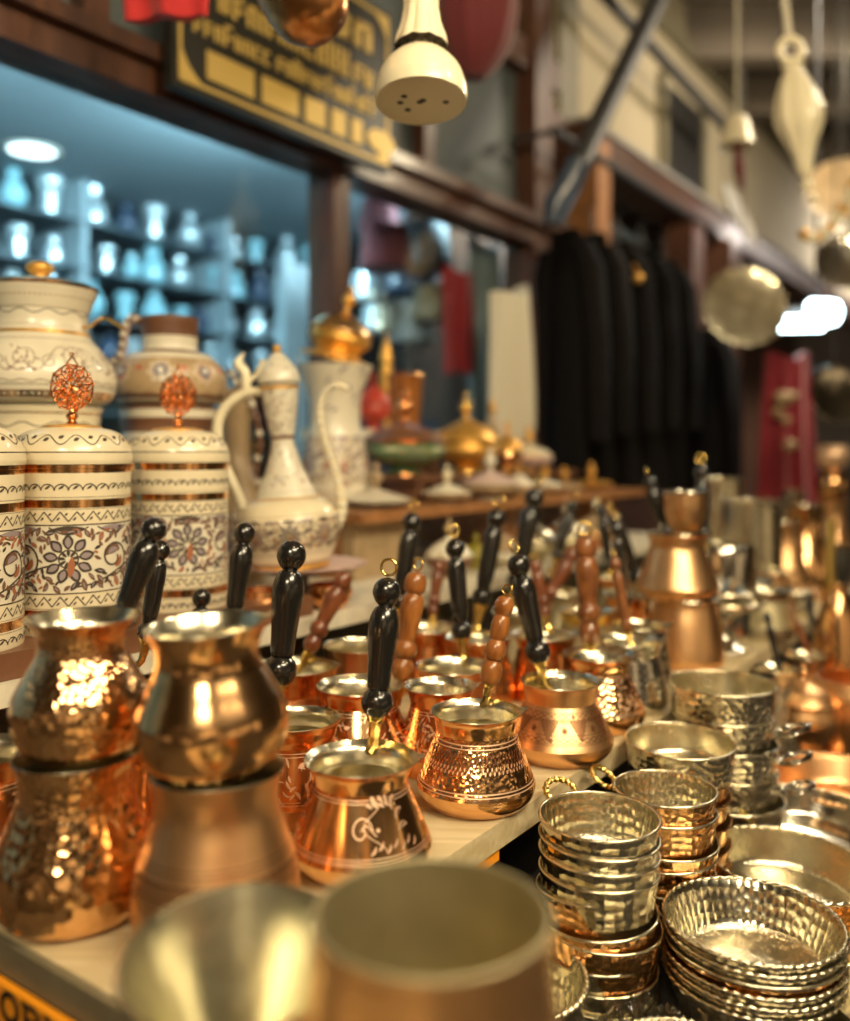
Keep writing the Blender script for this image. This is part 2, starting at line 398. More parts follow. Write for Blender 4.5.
@engrave('grape')
def _(m, S, rnd):
    L = S.len; C = S.R*TAU
    for v in (.12, .16, .35, .72, .88): ring(m, S, L*v, .0004, X['cud'])
    for v0, v1, n in ((.175, .30, 38), (.735, .86, 34)):
        for i in range(n):
            if (i % 9) == 8:
                for g in range(5): leaf(m, S, C*(i+.5)/n, L*(v0+v1)/2, g*TAU/5, .0035, .0016, X['cud'])
                continue
            a0, a1 = C*i/n, C*(i+1)/n
            ribbon(m, S, [(a0, L*v0), (a1, L*v1)], .0006, X['cud']); ribbon(m, S, [(a0, L*v1), (a1, L*v0)], .0006, X['cud'])
    for j in range(9):
        c = C*j/9+C*.02
        for r in range(5):
            for k in range(5-r):
                a = c+(k-(4-r)/2)*.0050; v = L*.67-r*.0043
                ribbon(m, S, spiral(a, v, .0018, .0018, 0, 1, 10), .0012, X['cud']); ribbon(m, S, [(a-.0006, v), (a+.0006, v)], .0012, X['cud'])
        for g in range(6): leaf(m, S, c+C/18, L*.47, g*TAU/6, .0045, .002, X['cud'], 1, 1)
        for k in range(4): ribbon(m, S, spiral(c+C/18+(k-1.5)*.0034, L*.68, .0012, .0012, 0, 1, 7), .0006, X['cud'])
@engrave('leafy')
def _(m, S, rnd):
    L = S.len
    for v in (.05, .1, .88, .94): ring(m, S, L*v, .0006, X['cul'])
    for i in range(240):
        g = rnd.uniform(0, TAU); leaf(m, S, rnd.uniform(0, S.R*TAU), L*rnd.uniform(.15, .82), g, rnd.uniform(.006, .012), rnd.uniform(.0012, .003), rnd.choice((X['cul'], X['cul'], X['cud'])), 1, rnd.uniform(-1.5, 1.5))
@engrave('steelflowers')
def _(m, S, rnd):
    L = S.len
    for v in (.08, .9): ring(m, S, L*v, .001, X['std'])
    for k in range(26):
        for r in range(7): leaf(m, S, S.R*TAU*(k+.5*(r % 2))/26, L*(.16+.1*r), PI/2, L*.08, .004*(1-.05*r), X['std'])
@engrave('band')
def _(m, S, rnd):
    L = S.len
    for v in (.42, .45, .55, .58, .26, .20): ring(m, S, L*v, .0006, X['cud'])
    arches(m, S, L*.47, .004, 46, .0007, X['cud']); arches(m, S, L*.20, .003, 50, .0006, X['cud'])
def pot_body(root, D, outer='cu', cone='cu', style=None, spout=-.25, lining='tn', seed=1, seg=72):
    fnp = belly_prof if 'pts' in D else cone_prof
    b, c, f = fnp(D); out = b+c+f; t = .0012
    inner = [(D['rr']-t*.2, D['h']+.0006)]+[(max(r-t, 1e-5), z-(t*.3 if z > D['zn'] else 0)) for r, z in reversed((c+f) if not 'pts' in D else c)]+[(D['rb']*.8, .004), (0, .004)]
    prof = out+inner
    ms = [X[outer]]*(len(b)-1)+[X[outer]]+[X[cone]]*(len(c)-1)+[X[outer]]*len(f); ms = ms[:len(out)-1]
    ms += [X[lining]]*(len(prof)-1-len(ms))
    def fn(r, z, th):
        if spout is not None and z > D['zn']:
            k = (z-D['zn'])/(D['h']-D['zn']); k = k*k; dth = (th-spout+PI) % TAU-PI; g = math.exp(-(dth/.2)**2)
            r *= 1+.15*g*k; z += .0045*g*k
        return (r*math.cos(th), r*math.sin(th), z)
    m = MB(); m.lathe(prof, ms, seg, fn)
    if style:
        S = Surf(c if 'pts' not in D else c); ENG[style](m, S, random.Random(seed))
    return m.build('body', root, 35)
HP = {
 'black': ([(.0, 0), (.0075, .0), (.0118, .035), (.0138, .09), (.0122, .15), (.0088, .185), (.0082, .195), (.0098, .21), (.0106, .35), (.0120, .50), (.0132, .62), (.0122, .71), (.0088, .775), (.0062, .79), (.0088, .815), (.0116, .86), (.0121, .90), (.0104, .95), (.0062, .985), (0, 1)], 'bk'),
 'slim': ([(.0, 0), (.0065, .0), (.0110, .05), (.0115, .12), (.0080, .165), (.0080, .18), (.0098, .30), (.0105, .5), (.0110, .64), (.0100, .75), (.0064, .80), (.0088, .83), (.0112, .87), (.0112, .91), (.0085, .96), (.004, .99), (0, 1)], 'bk'),
 'beaded': ([(.0, 0), (.0085, .0), (.0125, .05), (.0142, .13), (.0135, .2), (.0105, .255), (.0085, .265), (.0115, .285), (.0140, .36), (.0132, .44), (.0100, .49), (.0090, .5), (.0115, .54), (.0130, .64), (.0120, .72), (.0098, .77), (.0086, .78), (.0108, .81), (.0132, .87), (.0125, .93), (.0080, .985), (0, 1)], 'wo'),
 'turned': ([(.0, 0), (.0075, .0), (.0105, .06), (.0115, .12), (.0090, .19), (.0078, .20), (.0112, .23), (.0128, .28), (.0118, .33), (.0095, .36), (.0100, .42), (.0118, .56), (.0128, .68), (.0115, .76), (.0088, .80), (.0118, .83), (.0122, .90), (.0110, .95), (.0075, .99), (0, 1)], 'wo'),
}
def handle(root, kind, p0, p1, mt=None, hook=True, k=1., ferrule=True):
    P = p0-root.location; D = p1-p0; L = D.length; sc_ = L/.118*k
    prof, m0 = HP[kind]; q = catmull([(r*sc_, z*L) for r, z in prof], 4); q = [(max(r, 0), z) for r, z in q]
    m = MB(); m.lathe(q, X[mt or m0], 24); o = m.build('handle', root, 60)
    o.location = P; o.rotation_mode = 'QUATERNION'; o.rotation_quaternion = D.to_track_quat('Z', 'Y')
    if ferrule:
        g = MB(); g.lathe([(0, -.017*sc_), (.0052*sc_, -.017*sc_), (.0056*sc_, -.006*sc_), (.0072*sc_, -.005*sc_), (.0072*sc_, -.002*sc_), (.0085*sc_, .000), (.0098*sc_, .004*sc_), (.0070*sc_, .005*sc_)], X['br'], 8)
        g.tube([(0, 0, -.010*sc_), (0, .001, -.024*sc_), (0, .006*sc_, -.030*sc_)], [.0048*sc_, .0046*sc_, .004*sc_], X['br'], 8)
        fo = g.build('ferrule', o, 40); fo['label'] = 'brass ferrule'
    if hook:
        h = MB(); c = .007*sc_; h.tube([(c*math.sin(TAU*i/20), 0, L+.0085*sc_-c*math.cos(TAU*i/20)) for i in range(20)], .0013*sc_, X['br'], 8, True)
        ho = h.build('hanging_ring', o, 60); ho.rotation_euler = (0, 0, R.uniform(-.6, .6)); ho['label'] = 'small brass hanging ring'
    return o
BASE = dict(rb=.046, rm=.0575, zm=.020, rn=.0375, zn=.069, rr=.0450, h=.087)
def pot(label, loc, D=None, outer='cu', cone='cu', style=None, spout=-.25, lining='tn', hd=None, seed=1, k=1., group=None, name='coffee_pot', cat='coffee pot', hk=1., seg=72):
    D = dict(D or BASE)
    if k != 1.:
        D = {q: ([(a*k, b*k) for a, b in v] if q == 'pts' else v*k) for q, v in D.items()}
    r = thing(name, label, cat, loc, (0, 0, 0), group); pot_body(r, D, outer, cone, style, spout, lining, seed, seg)
    if hd: handle(r, hd[0], hd[1], hd[2], hd[3] if len(hd) > 3 else None, hd[4] if len(hd) > 4 else True, hk)
    return r
def pan_mesh(m, r, h, mo, mi, taper=.9, t=.0011, seg=72, rim=True, floor=.002, fl=None):
    rb = r*taper
    out = [(0, 0), (rb*.94, 0), (rb*.985, .0012), (rb, .004)]+line((rb, .004), (r, h), 6)[1:]
    inn = [(r-.0002, h+.0006), (r-t, h)]+line((r-t, h), (rb-t, .005+floor), 6)[1:]+[(rb*.96-t, .0015+floor), (rb*.9, floor), (0, floor)]
    m.lathe(out+inn, [X[mo]]*(len(out)-1)+[X['tn']]+[X[mi]]*(len(inn)-4)+[X[fl or mi]]*3, seg)
def rim_mesh(r, h, mt, rad=.0016, rope=0, seg=180):
    m = MB()
    n = max(72, rope*6) if rope else 72
    m.tube([(r*math.cos(TAU*i/n), r*math.sin(TAU*i/n), h) for i in range(n)], rad, X[mt], 8, True, None, 1., (.34, rope, 1) if rope else None)
    return m
def ear_ring(root, ang, r, z, mt='brd', R0=.013, tilt=.25, tw=14, rad=.0026):
    """a twisted cast ring handle on the side of a pan, with its rivet plate"""
    m = MB(); n = 84; c = Vector((math.cos(ang), math.sin(ang), 0)); tg = Vector((-math.sin(ang), math.cos(ang), 0)); up = Vector((0, 0, 1)); ax = (c*math.cos(tilt)+up*math.sin(tilt))
    ctr = c*(r+.003)+up*z+ax*R0
    m.tube([ctr+ax*(-R0*math.cos(TAU*i/n))+tg*(R0*1.12*math.sin(TAU*i/n)) for i in range(n)], rad, X[mt], 8, True, None, 1., (.28, tw, 2))
    o = m.build('ring_handle', root, 60); o['label'] = 'twisted yellow brass ring handle'
    p = MB(); p.ball(c*(r+.0018)+up*z, .0042, X[mt]); p.ball(c*(r+.0015)+up*z+tg*.006, .0026, X[mt]); p.ball(c*(r+.0015)+up*z-tg*.006, .0026, X[mt])
    p.build('rivet_plate', o, 60)
    return o
def pan(label, loc, r, h, mo, mi, taper=.9, rope=0, rimmt='tn', rad=.0015, tilt=None, group=None, ears=(), name='pan', cat='pan', base=None, seg=72):
    root = thing(name, label, cat, loc, tilt or (0, 0, 0), group)
    m = MB(); pan_mesh(m, r, h, mo, mi, taper, seg=seg, fl='tnf' if mi in ('tnh', 'tnd') else None); m.build('bowl_body', root, 40)
    rim_mesh(r, h, rimmt, rad, rope).build('rim', root, 60)
    for a in ears: ear_ring(root, *a) if isinstance(a, tuple) else ear_ring(root, a, r, h*.75)
    return root
def lidded(label, loc, r, hb, hl, cols, name='sugar_bowl', cat='lidded bowl', foot=.5, group=None, fin=1., seg=40, bands=True, pat=0, flat=1.):
    """bowl with flared foot, belly, domed lid and turned finial; cols: body, lid, trim"""
    root = thing(name, label, cat, loc, (0, 0, 0), group); b, l, t = [X[c] for c in cols]
    pr = catmull([(r*foot, 0), (r*foot*.95, hb*.08), (r*foot*.62, hb*.22), (r*.8, hb*.45), (r, hb*.72), (r*.93, hb*.95), (r*.96, hb)], 5)
    m = MB(); n = len(pr); m.lathe([(0, 0)]+pr+[(r*.85, hb), (0, hb*.98)], [t]*6+[b]*(n-10)+[t]*6, seg)
    if pat:
        S = Surf(pr[10:-4]); rn = random.Random(pat)
        floral(m, S, S.len*.1, S.len*.9, r*1.3, rn, ('inb', 'gr', 'rd', 'cr') if pat % 2 else ('ink', 'inb', 'int', 'inp'), .5)
    m.build('body', root, 40)
    lp = catmull([(r*1.0, hb+.001), (r*.98, hb+hl*.12), (r*.72, hb+hl*.5*flat), (r*.34, hb+hl*.78), (r*.16, hb+hl*.92), (r*.1, hb+hl)], 5)
    m = MB(); m.lathe([(r*.8, hb+.0008), (r*1.04, hb+.0005)]+lp, [t]*5+[l]*(len(lp)-4), seg)
    if pat:
        S = Surf(lp[4:-6]); wave(m, S, S.len*.5, S.len*.2, 9, .0012, X['inb'], X['int'])
    lo = m.build('lid', root, 40)
    f = .006*fin; z = hb+hl
    m = MB(); m.lathe(catmull([(f*.9, z-.002), (f*.5, z+f*.6), (f*1.5, z+f*2), (f*1.25, z+f*3.2), (f*.4, z+f*3.8), (f*.75, z+f*4.5), (f*.3, z+f*5.3), (0, z+f*5.5)], 4), t, 20); m.build('finial', lo, 60)
    return root
def canister(label, loc, seed, rot=0.):
    root = thing('canister', label, 'canister', loc, (0, 0, rot)); r = .0605; hb = .170; rn = random.Random(seed)
    z = [0, .002, .0175, .0265, .0445, .112, .130, .1385, .1655, .1700]
    cols = [X['cr'], X['cr'], X['cu'], X['cr'], X['crw'], X['cr'], X['cu'], X['cr'], X['cu']]
    prof = [(0, 0), (r*.99, 0)]+[(r, q) for q in z[1:]]+[(r*1.02, .1705), (r*1.02, .174), (r*.9, .1745)]
    m = MB(); m.lathe(prof, [X['cr'], X['cr']]+cols[1:]+[X['cu']]*3, 120)
    S = Surf([(r, 0), (r, hb)])
    for v in (.0435, .1130): ring(m, S, v, .0012, X['ink'])
    for v in (.0280, .1290, .1410, .0160): ring(m, S, v, .0004, X['ink'])
    zigzag(m, S, .0355, .0050, 24, .0012, X['ink']); zigzag(m, S, .1215, .0050, 24, .0012, X['ink'])
    arches(m, S, .1480, .0065, 28, .0012, X['ink']); arches(m, S, .005, .0060, 28, .0012, X['ink'])
    floral(m, S, .0445, .1120, .094, rn)
    m.build('body', root, 30)
    lp = catmull([(r*1.02, .1745), (r*1.03, .180), (r*1.0, .191), (r*.90, .202), (r*.72, .2095), (r*.50, .213)], 6)
    m = MB(); m.lathe([(r*.8, .1742)]+lp+[(r*.5, .2145), (r*.3, .2165), (0, .2175)], [X['cu']]+[X['cr']]*(len(lp)-1)+[X['go']]*3, 96)
    S = Surf(lp); ring(m, S, S.len*.22, .0010, X['ink']); wave(m, S, S.len*.47, .0060, 12, .0012, X['ink'], X['ink'])
    m.build('lid', root, 40)
    m = MB(); zb = .2165
    m.lathe(catmull([(.010, zb), (.004, zb+.004), (.0065, zb+.009), (.003, zb+.014), (.002, zb+.020)], 4), X['cur'], 16)
    zc = zb+.040
    for g in range(8):      # open wire rosette
        a = TAU*g/8+.2; c = Vector((math.cos(a)*.014, 0, zc+math.sin(a)*.017)); rr = .0078
        m.tube([c+Vector((rr*math.cos(TAU*i/18), .0012*math.sin(TAU*i/9), rr*math.sin(TAU*i/18))) for i in range(18)], .0010, X['cur'], 6, True)
        m.tube([c+Vector((rr*.55*math.cos(TAU*i/12), 0, rr*.55*math.sin(TAU*i/12))) for i in range(12)], .0013, X['cur'], 6, True); m.ball(c, .0022, X['cur'], None, 8)
        m.tube([(0, .001, zc), c*1.0+Vector((math.cos(a)*.009, .002, math.sin(a)*.010))], .0013, X['cur'], 6)
    m.tube([(.021*math.cos(TAU*i/40), 0, zc+.024*math.sin(TAU*i/40)) for i in range(40)], .0011, X['cur'], 6, True)
    m.tube([(.008*math.cos(TAU*i/20), 0, zc+.008*math.sin(TAU*i/20)) for i in range(20)], .0012, X['cur'], 6, True)
    m.tube([(-.006, 0, zc+.024), (0, 0, zc+.034), (.006, 0, zc+.024)], [.001, .0016, .001], X['cur'], 6); m.ball((0, 0, zc+.036), .0022, X['cur'])
    o = m.build('finial', root, 60); o.rotation_euler = (0, 0, .35-rot); o['label'] = 'open copper wire rosette finial'
    return root
ORD = ['topmost', 'second down', 'third down', 'fourth down', 'fifth down', 'sixth down', 'seventh down', 'eighth down', 'ninth down', 'tenth down']
def stack(x, y, z0, tops, specs, descr, group, cat='pan', name='pan'):
    """pans nested one in the other; tops: rim heights from the top down; specs: key into PAN per pan; descr: (look by key, place)"""
    protos = {}; out = []
    for i, (zt, sp) in enumerate(zip(tops, specs)):
        key, tilt, dx, dy = sp; P = PANS[key]; loc = Vector((x+dx, y+dy, zt-P['h'])); lab = P['look']+', '+ORD[i]+' '+descr
        if key in protos: r = dup(protos[key], lab, loc, tilt, group)
        else:
            r = pan(lab, loc, P['r'], P['h'], P['o'], P['i'], P.get('taper', .9), P.get('rope', 0), P.get('rim', 'tn'), P.get('rad', .0015), tilt, group, (), P.get('name', name), P.get('cat', cat)); protos[key] = r
        out.append(r)
    return out
PANS = {}
# ---------------------------------------------------------------- the setting
FAR = 11.0
m = MB(); m.box((-6, -4, -.05), (9, FAR, 0), X['floor']); struct(m.build('floor'))
m = MB(); m.box((-6, -4, 3.25), (9, FAR, 3.3), X['ceil'])
for i in range(14): m.box((-.5, 2.0+i*.65, 3.02), (9, 2.12+i*.65, 3.25), X['ceil'])
struct(m.build('ceiling'))
P0 = .95                         # plane of the shop front
m = MB(); m.box((-2.5, FAR-.1, 0), (9, FAR, 3.25), X['walld']); struct(m.build('wall_back'))
m = MB(); m.box((5.6, 0, 0), (5.75, FAR, 3.25), X['walld']); struct(m.build('wall_right'))
sM0, sM1 = (dray(332, P0)-.723-.582*P0)/.813-.026, (dray(332, P0)-.723-.582*P0)/.813+.026
sP0, sP1 = 1.83, 2.03
zb0, zb1 = H+.63, H+.70          # transom beam
m = MB()                          # parapet below the windows and the plaster over the far shops
m.abox(-1.4, sP1, P0, P0+.10, 0, .98, X['walld'])
m.abox(-1.4, sP1, P0+.02, P0+.10, H+1.25, 3.25, X['wallc'])
m.abox(sP1, 7.4, P0, P0+.10, 1.05+H, 3.25, X['wallc'])
m.abox(sP1, 7.4, P0+.50, P0+.60, 0, 1.05+H, X['darkwood']); m.abox(sP1-.02, sP1+.02, P0+.1, P0+.50, 0, 1.05+H, X['darkwood'])
struct(m.build('wall_left'))
m = MB(); m.abox(-1.4, sP1, P0-.05, P0+.05, zb0, zb1, X['redwood']); m.abox(-1.4, sP1, P0-.075, P0-.04, zb1-.018, zb1+.012, X['redwood']); struct(m.build('trim_1'))
m = MB(); m.abox(sM0, sM1, P0-.03, P0+.05, .98, zb0, X['redwood']); struct(m.build('trim_2'))
m = MB(); m.abox(sP0, sP0+.11, P0-.05, P0+.06, 0, 3.25, X['redwood']); m.abox(sP0+.13, sP1+.06, P0-.02, P0+.06, 0, H+1.1, X['redwood']); m.abox(sP0+.11, sP0+.13, P0, P0+.05, 0, H+1.1, X['darkwood']); struct(m.build('trim_3'))
m = MB()
for px in (424, 250, 90):
    s = (dray(px, P0)-.723-.582*P0)/.813; m.abox(s-.025, s+.025, P0-.02, P0+.05, zb1, H+1.25, X['redwood'])
m.abox(-1.4, sP1, P0-.03, P0+.05, H+1.16, H+1.25, X['redwood']); struct(m.build('trim_4'))
m = MB(); m.abox(-1.4, sP1, P0-.08, P0+.04, .98, 1.03, X['redwood']); struct(m.build('trim_5'))
m = MB(); m.abox(sP1, 7.4, P0-.12, P0+.02, H+.94, H+1.05, X['darkwood']); m.abox(sP1, 7.4, P0-.13, P0-.05, H+1.05, H+1.065, X['grey']); struct(m.build('trim_6'))
m = MB(); m.abox(sP1, 7.4, P0-.03, P0+.0, H+1.72, H+1.78, X['olive']); m.abox(sP1+.02, sP1+.16, P0-.02, P0, H+1.065, 3.25, X['olive']); struct(m.build('trim_7'))
for i, (a, b) in enumerate(((-1.4, sM0), (sM1, sP0))):
    m = MB(); m.abox(a, b, P0+.008, P0+.013, 1.03, zb0, X['glass']); struct(m.build('window_%d' % (i+1)))
m = MB(); m.abox(-1.4, sP0, P0+.02, P0+.026, zb1, H+1.16, X['slate']); struct(m.build('window_3'))
s1 = (dray(661, P0)-.723-.582*P0)/.813; s2 = (dray(698, P0)-.723-.582*P0)/.813
m = MB(); m.abox(s1, s2, P0-.02, P0+.01, H+1.08, H+1.52, X['black']); m.abox(s1-.05, s1, P0-.03, P0+.01, H+1.07, H+1.55, X['olive']); m.abox(s2, s2+.05, P0-.03, P0+.01, H+1.07, H+1.55, X['olive']); struct(m.build('window_4'))
# dark posts between the far shops
for i, (px, w, mt) in enumerate(((684, .14, 'redwood'), (722, .12, 'redwood'))):
    s = (dray(px, .86)-.723-.582*.86)/.813; m = MB(); m.abox(s-w/2, s+w/2, .80, .92, 0, H+.94, X[mt]); struct(m.build('trim_%d' % (8+i)))
# the room behind the glass
zr = H+.87
m = MB(); m.abox(-1.6, 3.1, 2.55, 2.6, 0, zr, X['room']); m.abox(-1.65, -1.6, P0+.1, 2.6, 0, zr, X['room']); m.abox(3.06, 3.1, P0+.62, 2.6, 0, zr, X['room']); struct(m.build('wall_inner'))
m = MB(); m.abox(-1.6, 3.1, P0+.10, 2.6, zr, zr+.03, X['room']); struct(m.build('ceiling_inner'))
def spot_lamp(px, py, lab):
    d = (zr-.012-H)*F/(451-py); q = W(px, py, d); t = thing('ceiling_light', lab, 'ceiling light', (q.x, q.y, zr), (0, 0, 0)); r = .075
    m = MB(); m.lathe([(r*.86, -.004), (r, -.006), (r*1.1, 0)], X['crw'], 32); m.build('frame', t); m = MB(); m.lathe([(0, -.012), (r*.5, -.011), (r*.86, -.004)], X['lamp'], 32); m.build('diffuser', t)
spot_lamp(32, 154, 'round white ceiling light glowing behind the shop window')
# shelf unit with blue lit ware deep inside the shop
su = thing('display_shelf', 'pale blue shelf unit of ware seen through the left shop window', 'shelf', A(1.5, 2.3, 0))
def lab(b, par, name, lb=None):     # build in world coordinates under a parent that is an unrotated Empty
    o = b.build(name, par); o.location = -par.location
    if lb: o['label'] = lb
    return o
m = MB()
for z in (.7, 1.0, 1.27, 1.42, 1.57, 1.72, 1.87, 2.02): m.abox(.5, 2.9, 2.12, 2.5, z-.008, z, X['roomd'])
lab(m, su, 'shelf_board')
m = MB()
for s in (.5, 1.1, 1.7, 2.3, 2.89): m.abox(s-.010, s+.015, 2.12, 2.5, 0, zr-.01, X['room'])
lab(m, su, 'upright')
VP = [[(.5, 0), (.45, .03), (.9, .25), (1, .5), (.5, .8), (.42, .92), (.6, 1)], [(.7, 0), (1, .2), (.95, .6), (.6, .75), (.7, 1)], [(.8, 0), (.3, .06), (.22, .4), (.7, .6), (1, .85), (.95, 1)]]
vases = []
for k in range(3):
    for c in ('teal', 'pale', 'navy'):
        m = MB(); pr = catmull([(r*.055, z*.17) for r, z in VP[k]], 4); m.lathe([(0, 0)]+pr+[(pr[-1][0]*.85, .17), (pr[-1][0]*.7, .03), (0, .03)], X[c], 20)
        vases.append((m, c))
vp = [None]*9
def vase(i, loc, k, lb):
    if vp[i] is None: o = vases[i][0].build('vase'); vp[i] = o
    else: o = vp[i].copy(); COL.objects.link(o)
    o.location = loc; o.scale = (k, k, k); tag(o, lb, 'vase', 'ware on the shelves inside the shop'); return o
WN = {'teal': 'blurred teal glass vessel on the shelves behind the left shop window', 'pale': 'blurred pale silver vessel on the shelves behind the left shop window', 'navy': 'blurred dark blue vessel on the shelves behind the left shop window'}
for z in (1.57, 1.72, 1.87, 2.02):
    s = .80
    while s < 2.62:
        i = R.choice((0, 1, 1, 2, 3, 4, 4, 6, 7, 7)); k = R.uniform(.55, .84)
        vase(i, A(s, R.uniform(2.19, 2.25), z+.0006), k, WN[vases[i][1]]); s += .125*k+R.uniform(.02, .05)
# tall pale panels leaning inside
m = MB(); m.abox(1.67, 1.80, 1.80, 1.84, 0, 1.95, X['pale']); o = m.build('standing_screen'); tag(o, 'tall pale blue screen standing inside beside the window post', 'screen')

# ---------------------------------------------------------------- counter, ledge, shelves, lower table
ct = thing('display_counter', 'long pale wooden market counter carrying the copper coffee pots', 'counter', A(-.253, 0, 0))
m = MB(); m.abox(-.252, 2.35, 0, .90, ZC-.024, ZC, X['board']); lab(m, ct, 'countertop')
m = MB(); m.abox(-.2575, -.2525, -.004, .90, ZC-.0232, ZC-.001, X['olive']); lab(m, ct, 'front_rail', 'grey olive front rail')
m = MB(); m.abox(-.24, -.20, .02, .90, 0, ZC-.024, X['black']); lab(m, ct, 'front_panel')
m = MB(); m.abox(-.20, 2.33, .10, .14, 0, ZC-.024, X['black']); lab(m, ct, 'void_panel')  # black sheet painted as the shade of the void below the board
m = MB(); m.abox(-.50, -.22, -.30, -.015, H-.37, H-.339, X['board']); m.abox(-.49, -.46, -.29, -.26, 0, H-.37, X['board']); m.abox(-.26, -.23, -.29, -.26, 0, H-.37, X['board']); m.abox(-.49, -.46, -.05, -.02, 0, H-.37, X['board']); m.abox(-.26, -.23, -.05, -.02, 0, H-.37, X['board'])
lab(m, ct, 'front_step')
# orange sign with slab letters under the rail, and its return along the side
sg = thing('orange_sign', 'orange sign board with black slab letters under the front rail', 'sign', A(-.2555, .45, ZC-.16))
m = MB(); m.abox(-.264, -.2585, .03, .88, ZC-.20, ZC-.0236, X['orange']); lab(m, sg, 'board')
def letter(strokes, w, p0, mt, par, name):      # strokes on the front face; x runs to the right (towards smaller p), y up from the line
    b = MB()
    for pts in strokes:
        P = [A(-.2645, p0-x*1.1, ZC-.0445+y*.75) for x, y in pts]; wd = w
        for i in range(len(P)-1):
            d = (P[i+1]-P[i]); L = d.length; d.normalize(); n = d.cross(U).normalized()*wd/2; e = d*wd*.45 if len(pts) > 3 else Vector()
            q = [P[i]-e+n, P[i]-e-n, P[i+1]+e-n, P[i+1]+e+n]; b.add(q+[v-U*.0006 for v in q], [(0,1,2,3), (7,6,5,4), (0,4,5,1), (1,5,6,2), (2,6,7,3), (3,7,4,0)], X[mt], None, False)
    return lab(b, par, name)
Oo = [(.010+.0085*math.cos(TAU*i/16), .0125+.0115*math.sin(TAU*i/16)) for i in range(17)]
letter([Oo], .0040, .166, 'black', sg, 'lettering')
letter([[(.003, 0), (.003, .024)], [(.003, .0235), (.012, .0235), (.0165, .020), (.0165, .016), (.012, .0125), (.003, .0125)], [(.010, .0125), (.0185, .001)], [(-.001, .001), (.007, .001)], [(-.001, .0235), (.004, .0235)], [(.0155, .001), (.0215, .001)]], .0036, .1395, 'black', sg, 'lettering')
letter([[(.0025, .0235), (.0105, .0115)], [(.0185, .0235), (.0105, .0115)], [(.0105, .013), (.0105, 0)], [(-.001, .0235), (.0065, .0235)], [(.0145, .0235), (.022, .0235)], [(.006, .001), (.015, .001)]], .0036, .114, 'black', sg, 'lettering')
m = MB(); m.abox(-.25, .113, .003, .012, ZC-.036, ZC-.0245, X['orange']); o = m.build('sign_strip'); tag(o, 'short orange strip fixed under the long side of the counter', 'sign')
# back ledge
lg = thing('back_ledge', 'long off white wooden ledge behind the coffee pots', 'ledge', A(.2, .6, ZC))
m = MB(); m.abox(-.25, 1.66, .37, .86, ZL-.020, ZL, X['paint']); lab(m, lg, 'plank')
m = MB(); m.abox(-.24, 1.64, .44, .46, ZC+.0004, ZL-.020, X['black']); lab(m, lg, 'riser')  # black sheet painted as the shade of the open gap under the ledge
m = MB(); m.abox(-.24, .28, .385, .545, ZL+.0004, ZL+.026, X['brn']); o = m.build('display_board'); tag(o, 'dark brown raised board under the cream canisters', 'board')
ts = thing('upper_shelf', 'orange brown wooden shelf standing on the ledge with lidded bowls', 'shelf', A(1.0, .7, ZL))
m = MB(); m.abox(.52, 1.70, .50, .86, ZB-.016, ZB, X['shelfwood']); lab(m, ts, 'shelf_board')
for s in (.54, 1.1, 1.62):
    m = MB(); m.abox(s, s+.02, .56, .84, ZL+.0004, ZB-.016, X['shelfwood']); lab(m, ts, 'support')
m = MB(); m.abox(.54, .70, .535, .56, ZL+.0004, ZB-.016, X['tan']); lab(m, ts, 'front_panel')
rs = thing('shelf_riser', 'dark brown riser board standing on the upper shelf under the gilt bowls', 'board', A(1.2, .73, ZB)); m = MB()
m.abox(.80, 1.50, .60, .735, ZB+.040, ZB+.052, X['brn']); lab(m, rs, 'board'); m = MB(); m.abox(.82, .84, .61, .73, ZB+.0004, ZB+.040, X['brn']); lab(m, rs, 'support'); m = MB(); m.abox(1.46, 1.48, .61, .73, ZB+.0004, ZB+.040, X['brn']); lab(m, rs, 'support')
ZR = ZB+.0524
tb = thing('lower_table', 'dark cloth covered lower table holding the stacked pans', 'table', A(.9, -.5, 0))
m = MB(); m.abox(-.19, 1.62, -1.5, .09, ZT-.03, ZT, X['dark']); lab(m, tb, 'table_top')
m = MB(); m.abox(-.18, 1.60, -1.48, .08, 0, ZT-.03, X['dark']); lab(m, tb, 'cloth_skirt')
# the painted sign over the window
PS = .838
sl = [(dray(px, PS)-.723-.582*PS)/.813 for px in (172, 391)]
ZS = H+.632
sb = thing('shop_sign', 'black shop sign with gold lettering above the window', 'sign', A((sl[0]+sl[1])/2, PS, ZS))
m = MB(); m.abox(sl[0], sl[1], PS, PS+.025, ZS, ZS+.36, X['signb']); lab(m, sb, 'board')
m = MB(); a_ = sl[0]+.012; b_ = sl[1]-.012; f0, f1 = PS-.003, PS+.001
m.abox(a_, b_, f0, f1, ZS+.012, ZS+.019, X['gold']); m.abox(a_, b_, f0, f1, ZS+.340, ZS+.347, X['gold'])
for s in (a_, b_-.007): m.abox(s, s+.007, f0, f1, ZS+.012, ZS+.347, X['gold'])
for q, e in ((a_, 1), (b_, -1)):
    for zz_, g in ((ZS+.014, 1), (ZS+.345, -1)):
        P = [A(q, f0-.0005, zz_), A(q+e*.055, f0-.0005, zz_), A(q+e*.022, f0-.0005, zz_+g*.028), A(q, f0-.0005, zz_+g*.065)]
        m.add(P, [(0, 1, 2, 3)], X['gold'], None, False)
lab(m, sb, 'border')
m = MB(); s = sl[0]+.075
for w in (.115, .10, .06, .045, .035):
    m.abox(s, s+w, f0, f1, ZS+.034, ZS+.086, X['gold']); s += w+.020
m.add([A(s+.045+.05*math.cos(TAU*i/20), f0-.0004, ZS+.060+.026*math.sin(TAU*i/20)) for i in range(20)], [tuple(range(20))], X['gold'], None, False)
lab(m, sb, 'number_plates', 'row of gold plates along the sign foot')
rg = random.Random(21)
